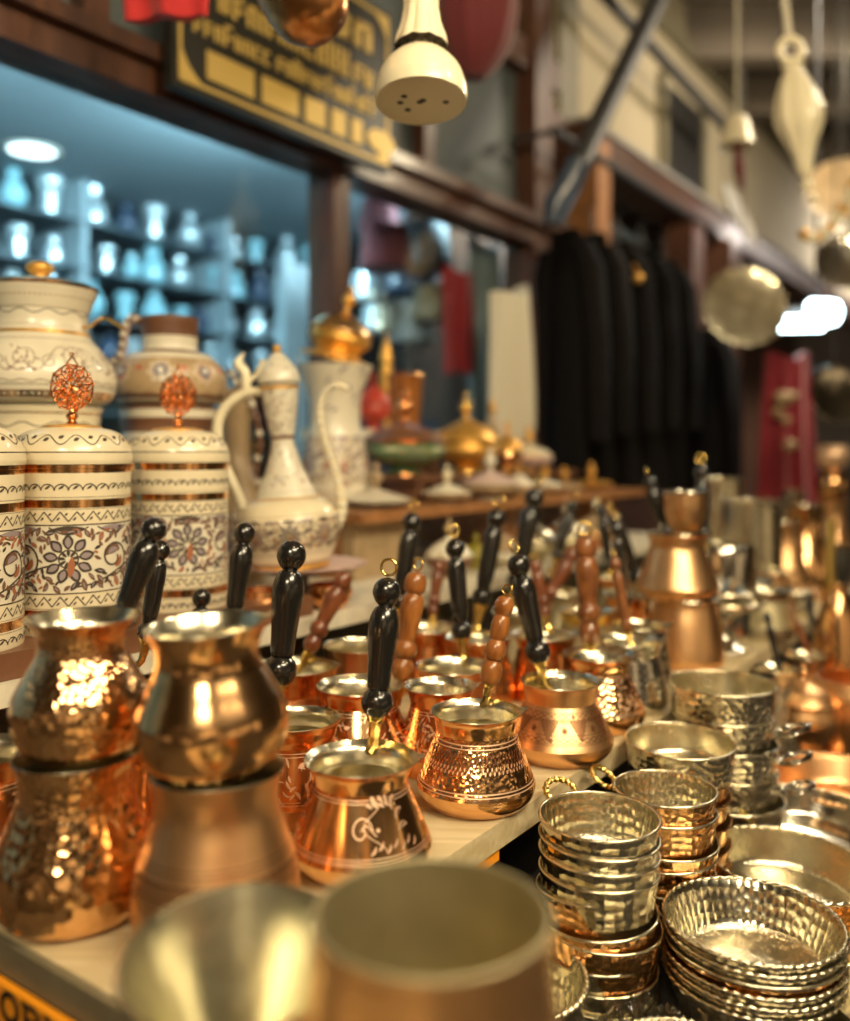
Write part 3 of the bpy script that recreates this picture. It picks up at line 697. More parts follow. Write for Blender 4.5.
def glyphs(name, s, send, z, h, w):       # worn, unreadable gold characters
    m = MB()
    while s < send-w:
        if rg.random() < .14: s += w*.3; continue
        k = rg.choice((0, 1, 2, 3)); hh = h*rg.choice((1, .72, .72, .72)); t = w*.26
        m.abox(s, s+t, f0, f1, z, z+hh, X['gold'])
        if k in (0, 1): m.abox(s+w*.5, s+w*.5+t, f0, f1, z, z+hh*.95, X['gold'])
        if k in (0, 2, 3): m.abox(s, s+w*.75, f0, f1, z+hh-t*.8, z+hh, X['gold'])
        if k in (1, 3): m.abox(s, s+w*.75, f0, f1, z+hh*.4, z+hh*.4+t*.8, X['gold'])
        if k in (2, 1): m.abox(s, s+w*.75, f0, f1, z, z+t*.8, X['gold'])
        s += w
    return lab(m, sb, name)
def words_on(txt, s, z, size, par, bold=.0):
    cu = bpy.data.curves.new('lettering', 'FONT'); cu.body = txt; cu.size = size; cu.extrude = .0015; cu.offset = bold; cu.materials.append(X['gold'])
    t = bpy.data.objects.new('lettering_curve', cu); me = bpy.data.meshes.new_from_object(t); bpy.data.objects.remove(t); me.name = 'lettering'
    o = bpy.data.objects.new('lettering', me); COL.objects.link(o); o.parent = par; o.location = A(s, f0, z)-par.location; o.rotation_euler = (PI/2, 0, ANG); return o
words_on('B', sl[0]+.085, ZS+.245, .115, sb, .005); words_on('A', sl[0]+.170, ZS+.245, .115, sb, .005)
glyphs('lettering', sl[0]+.26, sl[1]-.03, ZS+.245, .082, .075)
glyphs('lettering', sl[0]+.065, sl[1]-.03, ZS+.165, .058, .036)
glyphs('lettering', sl[0]+.045, sl[1]-.03, ZS+.108, .040, .024)
# ---------------------------------------------------------------- coffee pots on the counter
def at(px, d, z=ZC): return Vector(((px-425)/F*d, d, z))
def hd(kind, b, t, d, lean=.012, mt=None, hook=True):      # handle from foot pixel to tip pixel, at distance d
    return (kind, W(b[0], b[1], d), W(t[0], t[1], d+lean), mt, hook)
G = 'handled copper coffee pots on the counter'
pot('front shiny copper coffee pot with engraved scrolls, wide spout and black handle', at(361, .728), dict(BASE, rr=.0462, rm=.0575), 'cu', 'cu', 'scroll', -.15, hd=hd('black', (376, 716), (388, 577), .768, .012), group=G, seg=96)
pot('hammered copper coffee pot with lozenge dents and beaded orange brown handle', at(476, .859), dict(BASE, rm=.0568, rr=.0435), 'cu', 'cuhp', 'rings', -.1, hd=hd('beaded', (489, 684), (506, 596), .897, .012), group=G, seg=96)
pot('satin copper coffee pot engraved with grape clusters at the counter edge', at(560, .990), dict(BASE, rm=.0585, rn=.0375, rr=.0440, zn=.062, h=.083, zm=.021), 'cus', 'cus', 'grape', -.2, hd=hd('black', (540, 662), (516, 554), 1.02, .012), group=G, seg=96)
pot('leaf engraved copper coffee pot behind the grape pot, with turned brown handle', at(600, 1.10), dict(BASE, rm=.055, rr=.046, rn=.034), 'cu', 'cuf', 'leafy', -.2, hd=hd('turned', (590, 644), (585, 536), 1.145, .02, 'wb'), group=G, seed=4)
pot('silver coffee pot with dark scale engraving beside the lower pans', at(629, 1.18), dict(BASE, rm=.052, rr=.043), 'st', 'st', 'steelflowers', -.2, hd=hd('slim', (628, 632), (614, 556), 1.22, .02, 'wb'), group=G, seed=5, hk=.75)
pot('small pale silver coffee pot standing behind the scale engraved one', at(640, 1.285), dict(BASE, rm=.046, rr=.041), 'st', 'sth', None, -.1, hd=hd('slim', (626, 608), (616, 520), 1.32, .02), group=G, hk=.7)
pot('copper coffee pot with flower engraving and black handle, half hidden behind the front pot', at(360, .955), dict(BASE, rm=.0600, rr=.0465), 'cur', 'cu', 'leafy', -.2, hd=hd('turned', (401, 680), (417, 572), .985, .012), group=G, seed=6)
pot('reddish coffee pot with black handle just right of the stacked pots', at(294, .835), dict(BASE, rm=.050, rr=.0415), 'cur', 'cur', 'leafy', -.1, hd=hd('black', (279, 684), (293, 540), .874, .012, None, False), group=G, seed=7)
pot('plain reddish copper pot with wide tinned mouth and pointed spout, reddish handle leaning right', at(296, 1.04), dict(BASE, zn=.060, rn=.041, rr=.048, rm=.055), 'cur', 'cur', 'band', -.15, hd=hd('turned', (308, 652), (347, 572), 1.08, .02, 'wr', False), group=G)
pot('smooth copper coffee pot with engraved line band and pale open mouth', at(455, 1.04), dict(BASE, zn=.055, rn=.039, rr=.045, rm=.054), 'cus', 'cus', 'band', 0, hd=hd('slim', (462, 640), (454, 538), 1.09, .02), group=G)
pot('dark engraved copper pot squeezed in behind the lozenge dented pot', at(440, .952), dict(BASE, rm=.0440, rr=.0380, rn=.031), 'cur', 'cur', 'leafy', -.2, group=G, seed=9)
pot('smooth cylindrical copper pot standing against the off white ledge', at(360, 1.15), dict(BASE, zn=.05, rn=.043, rr=.047, rm=.053), 'cus', 'cus', None, 0, hd=hd('slim', (398, 610), (413, 512), 1.19, .02), group=G)
pot('red copper pot behind the smooth one, with a red brown handle', at(428, 1.27), dict(BASE, rm=.050), 'cur', 'cur', None, 0, hd=hd('turned', (432, 616), (440, 560), 1.31, .02, 'wr'), group=G)
pot('dull copper pot with grey rim behind the beaded handle', at(479, 1.2), dict(BASE, rm=.048), 'cur', 'cu', 'band', 0, hd=hd('slim', (480, 606), (498, 508), 1.24, .02), group=G)
pot('red copper pot glimpsed left of the black ringed handle', at(545, 1.22), dict(BASE, rm=.047), 'cur', 'cur', None, 0, hd=hd('turned', (546, 618), (534, 560), 1.26, .02, 'wr'), group=G)
pot('distant brass rimmed pot with thin black handle leaning left', at(520, 1.4), dict(BASE, rm=.048), 'tnm', 'tnm', None, 0, hd=hd('slim', (515, 590), (536, 488), 1.45, .02), group=G)
pot('distant tinned pot with an orange handle leaning far right', at(586, 1.4), dict(BASE, rm=.048), 'br', 'tnm', None, 0, hd=hd('turned', (540, 610), (576, 548), 1.44, .02, 'wr'), group=G)
pot('distant pale pot with thin black handle in front of the upper shelf', at(560, 1.58), dict(BASE, rm=.048), 'tnm', 'tnm', None, 0, hd=hd('slim', (556, 560), (574, 500), 1.62, .02), group=G)
pot('distant copper pot with long black and brass handle leaning left', at(628, 1.55), dict(BASE, rm=.05), 'cur', 'cur', None, 0, hd=hd('slim', (639, 585), (612, 512), 1.6, .02), group=G)
pot('distant dark pot beyond the row of handles', at(612, 1.78), dict(BASE, rm=.05), 'cur', 'tnm', None, 0, hd=hd('slim', (610, 570), (600, 505), 1.82, .02), group=G)
# pots piled two high at the near end
G2 = 'copper pots piled two high at the near end of the counter'
BEL = dict(rb=.036, zn=.066, rr=.0400, h=.098, pts=[(.044, .010), (.0488, .027), (.0475, .042), (.038, .060), (.0310, .074), (.032, .087)])
BIG = dict(rb=.044, zn=.086, rr=.0440, h=.115, pts=[(.053, .010), (.0575, .026), (.0560, .044), (.0475, .066), (.0405, .086), (.0405, .102)])
BG2 = dict(rb=.050, zn=.090, rr=.0460, h=.119, pts=[(.0545, .010), (.0565, .030), (.0540, .054), (.0470, .076), (.0420, .094), (.0425, .107)])
pot('large hammered copper pot at the near left corner carrying a smaller one', at(76, .655), BIG, 'cuh', 'cuh', None, None, group=G2)
pot('round bellied hammered copper pot piled on the near left pot', at(82, .655, ZC+.1165), BEL, 'cuhp', 'cuhp', None, None, group=G2,
    hd=hd('black', (118, 628), (158, 518), .70, .01, None, False), hk=1.1)
pot('satin copper pot with tooth engraved bands carrying a tilted pot', at(217, .615), BG2, 'cus', 'cus', 'band', None, group=G2, seg=96)
o = pot('shiny round bellied copper pot tilted on top of the satin pot', at(215, .612, ZC+.1235), dict(BEL, rr=.0405, rb=.040, h=.095, zn=.068, pts=[(.047, .009), (.0510, .024), (.0505, .037), (.042, .055), (.0350, .070), (.0355, .083)]), 'cu', 'cu', None, .1, group=G2, seg=96)
o.rotation_euler = (.05, -.06, 0)
pot('dark red copper pot at the left edge behind the hammered pair', at(-18, .745), dict(BASE), 'cur', 'cur', 'leafy', None, group=G)
pot('black handled copper pot standing behind the two stacked pairs', at(150, .80), dict(BASE, rm=.050, rr=.043), 'cur', 'cur', None, None, hd=hd('slim', (146, 640), (162, 540), .84, .01, None, False), group=G)
pot('copper pot behind the tilted one with black handle leaning right', at(212, .93), dict(BASE, rm=.050, rr=.043), 'cur', 'cur', None, None, hd=hd('black', (232, 628), (246, 522), .965, .015, None, False), group=G)
pot('copper pot whose short black handle end shows above the tilted pot', at(170, .95), dict(BASE, rm=.045, rr=.040), 'cur', 'cur', None, None, hd=hd('black', (197, 680), (202, 588), .965, .01, None, False), group=G)
# blurred vessels in front
FPz = H-.3388
o = thing('copper_pot', 'large blurred copper pot with dull olive tinned inside, nearest the viewer', 'pot', at(432, .402, FPz)); m = MB()
po = [(0, 0), (.058, 0)]+catmull([(.0615, .002), (.0628, .02), (.0595, .06), (.0545, .105), (.0528, .1315)], 6)
m.lathe(po+[(.0528, .1325), (.0512, .1325)]+[(r-.0016, z) for r, z in reversed(po[3:-1])]+[(.055, .03), (0, .028)], [X['cus']]*(len(po)-1)+[X['cus']]*1+[X['tnm']]*(len(po)+2), 96); m.build('body', o)
rim_mesh(.0522, .1325, 'tnm', .0012).build('rim', o)
o = thing('funnel_bowl', 'blurred wide flared tinned bowl beside the nearest copper pot', 'bowl', at(241, .468, FPz)); m = MB()
po = catmull([(.018, 0), (.022, .006), (.038, .040), (.0590, .0835)], 6); m.lathe([(0, 0)]+po+[(.0585, .0843)]+[(r-.0014, z+.001) for r, z in reversed(po)]+[(0, .001)], [X['cus']]*len(po)+[X['tnb']]*(len(po)+2), 96); m.build('bowl_body', o)
rim_mesh(.0587, .0838, 'tn', .0012).build('rim', o)
o.rotation_euler = (.11, 0, 0)
# ---------------------------------------------------------------- stacks on the lower table
PANS.update({
 't': dict(r=.0525, h=.044, o='tnh', i='tnh', look='hammered tin pan', rim='tn'),
 'c': dict(r=.0525, h=.044, o='cuf', i='tnh', look='hammered copper pan with tin rim', rim='tn'),
 'p': dict(r=.0500, h=.042, o='tn', i='tn', look='smooth tinned pan', rim='tn'),
 'C': dict(r=.0500, h=.042, o='cuf', i='tnh', look='dented copper pan with tinned inside', rim='tn'),
 'R': dict(r=.0745, h=.042, o='sth', i='tnd', look='wide silver pan with roped rim', rim='tn', rope=52, rad=.0017, taper=.82),
 'Q': dict(r=.0745, h=.042, o='cuf', i='tn', look='wide copper sided pan with plain tin rim', rim='tn', rad=.0016, taper=.82),
 'b': dict(r=.0590, h=.036, o='sth', i='tn', look='chased steel bowl', rim='tn', rad=.0015, taper=.95, name='bowl', cat='bowl'),
 'r': dict(r=.0540, h=.036, o='cu', i='tn', look='copper bowl', rim='cu', rad=.0014, taper=.88, name='bowl', cat='bowl'),
 's': dict(r=.0640, h=.046, o='sth', i='tn', look='chased silver pan', rim='tn', rad=.0016, taper=.93),
 'u': dict(r=.0600, h=.046, o='stk', i='tn', look='dark engraved silver pan', rim='tn', rad=.0016, taper=.93),
})
def zat(py, d): return H+(451-py)/F*d
b1 = at(599, .80, 0)
tops = [zat(y, .80) for y in (815, 834, 850, 868, 886, 909, 920, 944, 965, 985)]
stack(b1.x, b1.y, ZT, tops, [('t', (.02, 0, 0), 0, 0), ('t', (.02, .02, .3), -.0008, 0), ('t', (.02, .03, .9), -.0012, 0), ('t', (.01, .04, 1.4), -.0008, 0), ('c', (.03, .10, 2), -.002, 0), ('c', (0, -.04, .5), .0, 0), ('c', (.0, -.05, 2.5), .0005, 0), ('p', (0, -.03, 0), .001, 0), ('p', (0, -.02, 0), .002, 0), ('p', (0, 0, 0), .001, 0)], 'of the near pan stack', 'hammered pans in the near stack')
ear_ring(bpy.data.objects['pan'], math.radians(112), .0525, .034, 'brd', .0135, .55)
b2 = at(665, .90, 0)
tops = [zat(y, .90) for y in (788, 809, 838, 850, 872, 891, 905, 921)]
b2s = stack(b2.x, b2.y, ZT, tops, [('C', (.0, .0, 0), 0, 0), ('C', (0, .02, 1), 0, 0), ('C', (0, -.02, 2), .001, 0), ('C', (0, -.03, .5), .0005, 0), ('C', (0, -.05, .8), 0, 0), ('C', (0, 0, 2), .001, 0), ('p', (0, 0, 1), .001, 0), ('p', (0, 0, 0), 0, 0)], 'of the second pan stack', 'dented copper pans in the second stack')
ear_ring(b2s[0], math.radians(150), .0500, .034, 'brd', .0135, .6)
d1 = at(752, .782, 0)
tops = [ZT+.042+.0088*k for k in (5, 4, 3, 2, 1, 0)]
stack(d1.x, d1.y, ZT, tops, [('R', (0, 0, 0), 0, 0), ('R', (0, .004, 1), .0005, 0), ('Q', (.004, 0, 2), 0, .0005), ('R', (0, 0, 1), -.0005, 0), ('R', (0, .004, 2), 0, 0), ('R', (0, 0, 4), 0, 0)], 'of the lower right stack', 'wide roped pans at the lower right')
b3 = at(680, 1.0, 0)
tops = [zat(y, 1.0) for y in (740, 772, 792, 815, 838, 860)]
stack(b3.x, b3.y, ZT, tops, [('b', (.03, 0, 0), 0, 0), ('r', (0, 0, 0), 0, 0), ('r', (0, 0, 1), 0, 0), ('r', (0, 0, 1), 0, 0), ('r', (0, 0, 1), 0, 0), ('r', (0, 0, 1), 0, 0)], 'of the steel topped bowl stack', 'bowls stacked behind the copper pans', 'bowl', 'bowl')
b4 = at(722, 1.12, 0)
tops = [zat(y, 1.12) for y in (683, 712, 740, 768, 796)]
b4s = stack(b4.x, b4.y, ZT, tops, [('s', (0, 0, 0), 0, 0), ('u', (0, 0, 1), 0, 0), ('s', (0, .01, 2), .003, 0), ('u', (0, 0, 1), .006, 0), ('s', (0, 0, 2), .01, 0)], 'of the middle right silver stack', 'chased silver pans at the middle right')
for k in (1, 2, 3): ear_ring(b4s[k], -.5-b4s[k].rotation_euler[2], .062, .030, 'st', .018, .35, 5, .0028)
# wide single pans
o = pan('wide pan with scalloped rim and fluted inner band, behind the roped stack', at(788, .945, ZT+.019), .083, .042, 'cuf', 'tnp', .94, 44, 'tn', .0022, (.03, .06, 0), None, (), 'pan', 'pan', seg=120)
ear_ring(o, -.7, .083, .034, 'brd', .012, -.1, 12)
p = pan('plain copper sided pan under the fluted scalloped pan', at(790, .945, ZT), .082, .018, 'cuf', 'tn', .93, 0, 'tn', .0015, None, None, (), 'pan', 'pan', seg=72)
ear_ring(p, -.9, .082, .014, 'brd', .012, -.6, 12)
o = pan('shallow bright silver pan with twisted brass ring handle, behind the scalloped pan', at(812, 1.10, ZT+.006), .088, .036, 'st', 'st', .92, 50, 'tn', .0018, (.12, .03, 0), None, (), 'pan', 'pan')
ear_ring(o, math.radians(192), .085, .040, 'brd', .0145, .9, 12)
o = pan('copper tray with scalloped edge at the right side of the photo', at(842, 1.24, ZT), .092, .040, 'cus', 'cus', .86, 56, 'cus', .0028, (.05, 0, 0), None, (), 'tray', 'tray')
o = pan('silver pan with beaded rim peeping out beside the nearest copper pot', at(508, .735, ZT), .0630, .064, 'sth', 'tnh', .93, 60, 'tn', .0026, None, None, (), 'pan', 'pan')
o = pan('silver pan with roped rim at the very bottom between wrap and stack', at(684, .645, ZT), .060, .047, 'sth', 'tnh', .93, 60, 'tn', .0018, None, None, (), 'pan', 'pan')
o = pan('silver pan at the lower right corner with a large yellow ring handle', at(908, .735, ZT), .058, .040, 'tn', 'tn', .93, 0, 'tn', .0018, None, None, (), 'pan', 'pan')
ear_ring(o, math.radians(100), .058, .036, 'brd', .013, .8, 12)
o = pan('copper pan with ring handle at the right edge below the scalloped pan', at(858, .860, ZT), .0400, .030, 'cuf', 'tn', .93, 0, 'tn', .0015, None, None, (), 'pan', 'pan'); ear_ring(o, math.radians(236), .040, .024, 'brd', .012, -.1, 12)
# crumpled clear wrap
m = MB(); rr = random.Random(3); n = 26; vs = []; c = at(640, .722, ZT)
for j in range(n+1):
    for i in range(n+1):
        x = (i/n-.5)*.120; y = (j/n-.5)*.052; e = max(0, 1-((i/n-.5)**2+(j/n-.5)**2)*3.6)
        vs.append((c.x+x+rr.uniform(-.002, .002), c.y+y+rr.uniform(-.002, .002), ZT+.002+e*(.030+.022*abs(math.sin(i*1.7+j*.6))*rr.uniform(.3, 1)+.014*rr.random())))
m.add(vs, [(j*(n+1)+i, j*(n+1)+i+1, (j+1)*(n+1)+i+1, (j+1)*(n+1)+i) for j in range(n) for i in range(n)], X['film'], None, False)
o = m.build('plastic_wrap'); tag(o, 'crumpled clear plastic wrap lying at the foot of the near pan stack', 'plastic wrap')
# ---------------------------------------------------------------- tall ware on the ledge
def can_at(px, p, **k): d = dray(px, p); return Vector(((px-425)/F*d, d, ZL+.026))
canister('cream canister cut by the left edge of the photo', can_at(-44, .455), 11, .6)
canister('cream canister with dark flower scrolls in the middle of the three', can_at(72, .455), 2, .32)
canister('cream canister partly hidden by black handles, beside the jug handle', can_at(178, .47), 5, .45)
def tower_lower(root, prof, cols, deco=None):
    m = MB(); m.lathe(prof, cols, 96); 
    if deco: deco(m)
    return m.build('body', root, 35)
d = 1.16; k = d/F; base = at(40, d, ZL); root = thing('lower_jar', 'big cream jar with gilt lines carrying the lidded jar, behind the canisters', 'jar', base)
zz = lambda y: (617-y)*k
pr = catmull([(60*k, 0), (80*k, zz(600)), (84*k, zz(540)), (81*k, zz(500)), (70*k, zz(465)), (59*k, zz(440)), (57*k, zz(420)), (60*k, zz(408))], 7)
def dec(m):
    S = Surf(pr); f = S.v_at_z
    for y, c in ((447, 'int'), (470, 'ink'), (414, 'cu'), (455, 'cu')): ring(m, S, f(zz(y)), .0016, X[c])
    wave(m, S, f(zz(426)), .0030, 12, .0014, X['ink']); wave(m, S, f(zz(440)), .0008, 10, .0012, X['ink'])
    floral(m, S, f(zz(560)), f(zz(485)), .11, random.Random(9), ('ink', 'inb', 'inb', 'inp'), .5)
    dots(m, S, f(zz(450)), 60, .0012, X['int'])
tower_lower(root, [(0, 0)]+pr+[(56*k, zz(407)), (54*k, zz(420)), (0, zz(470))], X['cr'], dec)
base2 = base+Vector((0, 0, zz(407)+.0005)); root = thing('lidded_jar', 'cream lidded jar with engraved swirls on top of the tower at the left', 'jar', base2)
zz2 = lambda y: (404-y)*k
pr2 = catmull([(52*k, 0), (67*k, zz2(398)), (73*k, zz2(382)), (70*k, zz2(364)), (59*k, zz2(348)), (49*k, zz2(336)), (45*k, zz2(324)), (45*k, zz2(311))], 7)
def dec2(m):
    S = Surf(pr2); f = S.v_at_z
    ring(m, S, f(zz2(395)), .009, X['cu']); ring(m, S, f(zz2(333)), .0045, X['go']); ring(m, S, f(zz2(386)), .0009, X['ink']); ring(m, S, f(zz2(341)), .0008, X['inb'])
    wave(m, S, f(zz2(314)), .0028, 11, .0013, X['ink']); dots(m, S, f(zz2(327)), 70, .0010, X['inb']); wave(m, S, f(zz2(383)), .0012, 26, .0009, X['inb'])
    rn = random.Random(4); va, vb = f(zz2(380)), f(zz2(344)); C = S.R*TAU
    for i in range(9):
        a = C*i/9; vm = (va+vb)/2; q = (vb-va)
        ribbon(m, S, spiral(a, vm, q*.38, q*.1, i*PI, 1.6), .0010, X['inb']); ribbon(m, S, spiral(a+C/18, vm-q*.12, q*.2, q*.05, i, 1.4), .0009, X['ink'])
        ribbon(m, S, [(a+C/9*t/12, vm+q*.34*math.sin(TAU*t/12+i*PI)) for t in range(13)], .0010, X['inb'])
        for t in range(12): leaf(m, S, a+rn.uniform(-.02, .02), vm+rn.uniform(-.42, .42)*q, rn.uniform(0, 6), .006, .002, X['inb'], 1, 1)
tower_lower(root, [(0, 0)]+pr2+[(44*k, zz2(310)), (0, zz2(311))], X['crw'], dec2)
m = MB(); lp = catmull([(46*k, zz2(310)), (48*k, zz2(305)), (53*k, zz2(293)), (55*k, zz2(288))], 5)
m.lathe([(40*k, zz2(310.5))]+lp+[(55*k, zz2(285.5)), (48*k, zz2(282)), (20*k, zz2(277)), (0, zz2(276))], [X['crw']]*(len(lp)-1)+[X['cu']]*3+[X['crw']]*2, 72)
S = Surf(lp); dots(m, S, S.len*.5, 70, .0014, X['tan']); o = m.build('lid', root)
m = MB(); m.lathe(catmull([(9*k, zz2(277.5)), (9*k, zz2(272)), (13*k, zz2(268)), (13*k, zz2(264)), (9*k, zz2(260)), (0, zz2(259))], 4), X['go'], 24); m.build('knob', o)
m = MB(); m.tube([Vector((x*k, -.01, zz2(y))) for x, y in catmull([(46, 326), (54, 324), (66, 316), (76, 320), (86, 326)], 4)], .0022, X['br'], 8); m.build('bail_handle', root)
d = 1.33; k = d/F; base = at(170, d, ZL); root = thing('lower_jar', 'banded brown and cream jar under the enamelled jug, behind the third canister', 'jar', base)
zb_ = 451+.214*F/d; zz = lambda y: (zb_-y)*k
pr = catmull([(48*k, 0), (54*k, zz(570)), (57*k, zz(520)), (55*k, zz(480)), (50*k, zz(455)), (46*k, zz(430)), (49*k, zz(408))], 8)
n = len(pr); cy = ['tan', 'crw', 'bl', 'tan', 'tan', 'inb', 'crw', 'tan', 'brn', 'crw', 'brn', 'brn', 'int', 'crw', 'inb', 'brn', 'crw', 'inb']
tower_lower(root, [(0, 0)]+pr+[(40*k, zz(407)), (0, zz(430))], [X['tan']]+[X[cy[min(len(cy)-1, int(i*len(cy)/n))]] for i in range(n-1)]+[X['brn']]*2, lambda m: floral(m, Surf(pr), .06, .14, .07, random.Random(6), ('bl', 'inb', 'int', 'crw'), .6))
base2 = base+Vector((0, 0, zz(407)+.0005)); root = thing('enamel_jug', 'squat brown enamelled jug with coloured medallions and beaded cream handle', 'jug', base2)
zz2 = lambda y: (406-y)*k
pr2 = catmull([(40*k, 0), (52*k, zz2(400)), (56*k, zz2(388)), (53*k, zz2(370)), (40*k, zz2(356)), (28*k, zz2(351)), (27*k, zz2(335)), (28*k, zz2(318))], 8)
n = len(pr2); cy = ['crw', 'crw', 'brn', 'tan', 'tan', 'tan', 'tan', 'tan', 'crw', 'brn', 'brn', 'crw', 'crw', 'brn', 'brn', 'inb']
def dec3(m):
    S = Surf(pr2); C = S.R*TAU; v = S.v_at_z(zz2(380)); v2 = S.v_at_z(zz2(374))
    for i in range(8):
        a = C*(i+.15)/8; c2 = ('bl', 'rd', 'crw', 'bl')[i % 4]
        flower(m, S, a, v2, .018, 8, X['crw'], X['int'] if i % 2 else X['inp'], X[c2])
        for r_, c in ((.0095, 'inb'), (.0075, 'bl'), (.0045, 'crw')): ribbon(m, S, [(a-r_, v2), (a-r_*.6, v2), (a, v2), (a+r_*.6, v2), (a+r_, v2)], [r_*.5, r_*1.5, r_*1.9, r_*1.5, r_*.5], X[c], 2+3*(.01-r_)/.01)
        leaf(m, S, a+C/16-.004, v2+.004, 0, .009, .006, X['rd'], 2)
    wave(m, S, S.v_at_z(zz2(396)), .002, 18, .0015, X['inb'])
tower_lower(root, [(0, 0)]+pr2+[(24*k, zz2(317)), (22*k, zz2(340)), (0, zz2(352))], [X['crw']]+[X[cy[min(len(cy)-1, int(i*len(cy)/n))]] for i in range(n-1)]+[X['brn']]*3, dec3)
m = MB(); pth = catmull([(-27, 322), (-36, 319), (-42, 330), (-44, 345), (-48, 358), (-58, 366), (-50, 378), (-44, 390)], 6)
m.tube([Vector((x*k, -.012, zz2(y))) for x, y in pth], .0062, X['pink'], 10, False, None, 1., None)
for i, (x, y) in enumerate(pth[::2]): m.ball((x*k, -.018, zz2(y)), .0045, X['crw' if i % 2 else 'inb'])
m.build('handle', root)
# the cream ewer on its scalloped plate
zE = H-.163; dE = 1.27; k = dE/F
st = thing('plate_stand', 'dark low stand with small copper bowls under the scalloped plate', 'stand', at(296, dE, ZL)); m = MB()
m.lathe([(0, 0), (.05, 0), (.05, .004), (.020, .012), (.018, .036), (.045, .044), (.06, zE-ZL-.003), (0, zE-ZL-.003)], X['brn'], 40); m.build('pedestal', st)
pl = thing('scalloped_plate', 'pale copper scalloped plate under the cream ewer', 'plate', at(300, dE, zE-.003)); m = MB()
m.lathe([(0, 0), (.062, 0), (.088, .005), (.093, .0075), (.093, .009), (.086, .0065), (.06, .0025), (0, .0025)], X['pink'], 96, lambda r, z, th: (r*(1+(.025*math.cos(th*22) if r > .08 else 0))*math.cos(th), r*(1+(.025*math.cos(th*22) if r > .08 else 0))*math.sin(th), z)); m.build('plate_body', pl)
for q, (px, dd) in enumerate(((262, 1.17), (330, 1.22))):
    o = thing('copper_bowl', ('small dark copper bowl tucked under the left of the scalloped plate', 'small dark copper bowl tucked under the right of the scalloped plate')[q], 'bowl', at(px, dd, ZL)); m = MB()
    b_ = catmull([(.014, 0), (.024, .008), (.030, .022), (.028, .034)], 5); m.lathe([(0, 0)]+b_+[(r-.001, z) for r, z in reversed(b_)]+[(0, .002)], X['cur'], 32); m.build('bowl_body', o)
root = thing('ewer', 'tall cream ewer with slim neck, curved handle and long beaded spout', 'ewer', at(291, dE, zE), (0, -.065, 0)); k *= 1.04; zz = lambda y: (556-y)*k
bp = catmull([(37*k, 0), (37*k, zz(552)), (41*k, zz(545)), (49*k, zz(525)), (50*k, zz(512)), (43*k, zz(498)), (30*k, zz(489))], 7)
nk = catmull([(30*k, zz(489)), (27*k, zz(482)), (18*k, zz(462)), (12*k, zz(442)), (11*k, zz(433)), (13.5*k, zz(418)), (17*k, zz(395)), (18*k, zz(382))], 6)
m = MB(); m.lathe([(0, 0)]+bp+nk[1:]+[(16*k, zz(381)), (0, zz(382))], [X['go']]+[X['go']]*7+[X['tan']]*4+[X['cr']]*(len(bp)-12)+[X['crw']]*(len(nk)+1), 96)
S = Surf(bp); floral(m, S, S.v_at_z(zz(537)), S.v_at_z(zz(508)), .052, random.Random(12), ('ink', 'inb', 'int', 'inp'), .8); ring(m, S, S.len*.985, .004, X['go']); ring(m, S, S.v_at_z(zz(540)), .0012, X['inp']); ring(m, S, S.v_at_z(zz(505)), .0009, X['tan'])
S = Surf(nk); rn = random.Random(5); ring(m, S, S.v_at_z(zz(432)), .005, X['inb']); ring(m, S, S.v_at_z(zz(384)), .005, X['go']); dots(m, S, S.len*.05, 40, .001, X['inb'])
for i in range(420):
    v = rn.uniform(.12, .95)*S.len
    leaf(m, S, rn.uniform(0, S.R*TAU), v, rn.uniform(0, 6), .007, .0022, X[rn.choice(('inb', 'int', 'inp', 'tan'))], 1, 1)
m.build('body', root, 35)
lp = catmull([(19*k, zz(380)), (20*k, zz(376)), (17*k, zz(366)), (8*k, zz(354)), (4*k, zz(350))], 5); m = MB(); m.lathe([(0, zz(380.5))]+lp+[(0, zz(349.5))], X['crw'], 40)
S = Surf(lp)
for i in range(50): leaf(m, S, rn.uniform(0, S.R*TAU), rn.uniform(.2, .8)*S.len, rn.uniform(0, 6), .005, .0018, X[rn.choice(('inb', 'tan', 'inp'))], 1, 1)
o = m.build('lid', root); m = MB(); m.ball((0, 0, zz(346)), 4.2*k, X['go']); m.build('knob', o)
T = lambda L, y0=0: [Vector(((x-294)*k, y0, zz(y))) for x, y in catmull(L, 6)]
m = MB(); pth = T([(284, 388), (264, 386), (242, 398), (232, 418), (234, 446), (243, 472), (250, 492), (252, 512), (247, 526), (239, 528)])
n = len(pth); m.tube(pth, [.0075-.003*abs(i/n-.35) for i in range(n)], X['ivory'], 12)
m.tube(T([(262, 388), (262, 368), (256, 358), (262, 348)]), [.007]*13+[.006, .005, .004, .003, .002, .002], X['ivory'], 10); m.tube(T([(266, 376), (274, 368), (281, 356)]), .0035, X['ivory'], 10)
for x, y in ((249, 490), (251, 497)): m.ball(((x-294)*k, 0, zz(y)), .0075, X['ivory'])
m.build('handle', root)
m = MB(); pth = T([(326, 535), (340, 520), (347, 500), (342, 465), (333, 430), (332, 405), (338, 391), (350, 385), (360, 390)]); n = len(pth)
m.tube(pth, [.0085-.0045*i/n for i in range(n)], X['cr'], 12)
for i in range(4, n-8, 2): m.ball(pth[i]+Vector((0, -.002, 0)), .0085-.004*i/n, X['crw'], None, 12, .55)
m.build('spout', root)
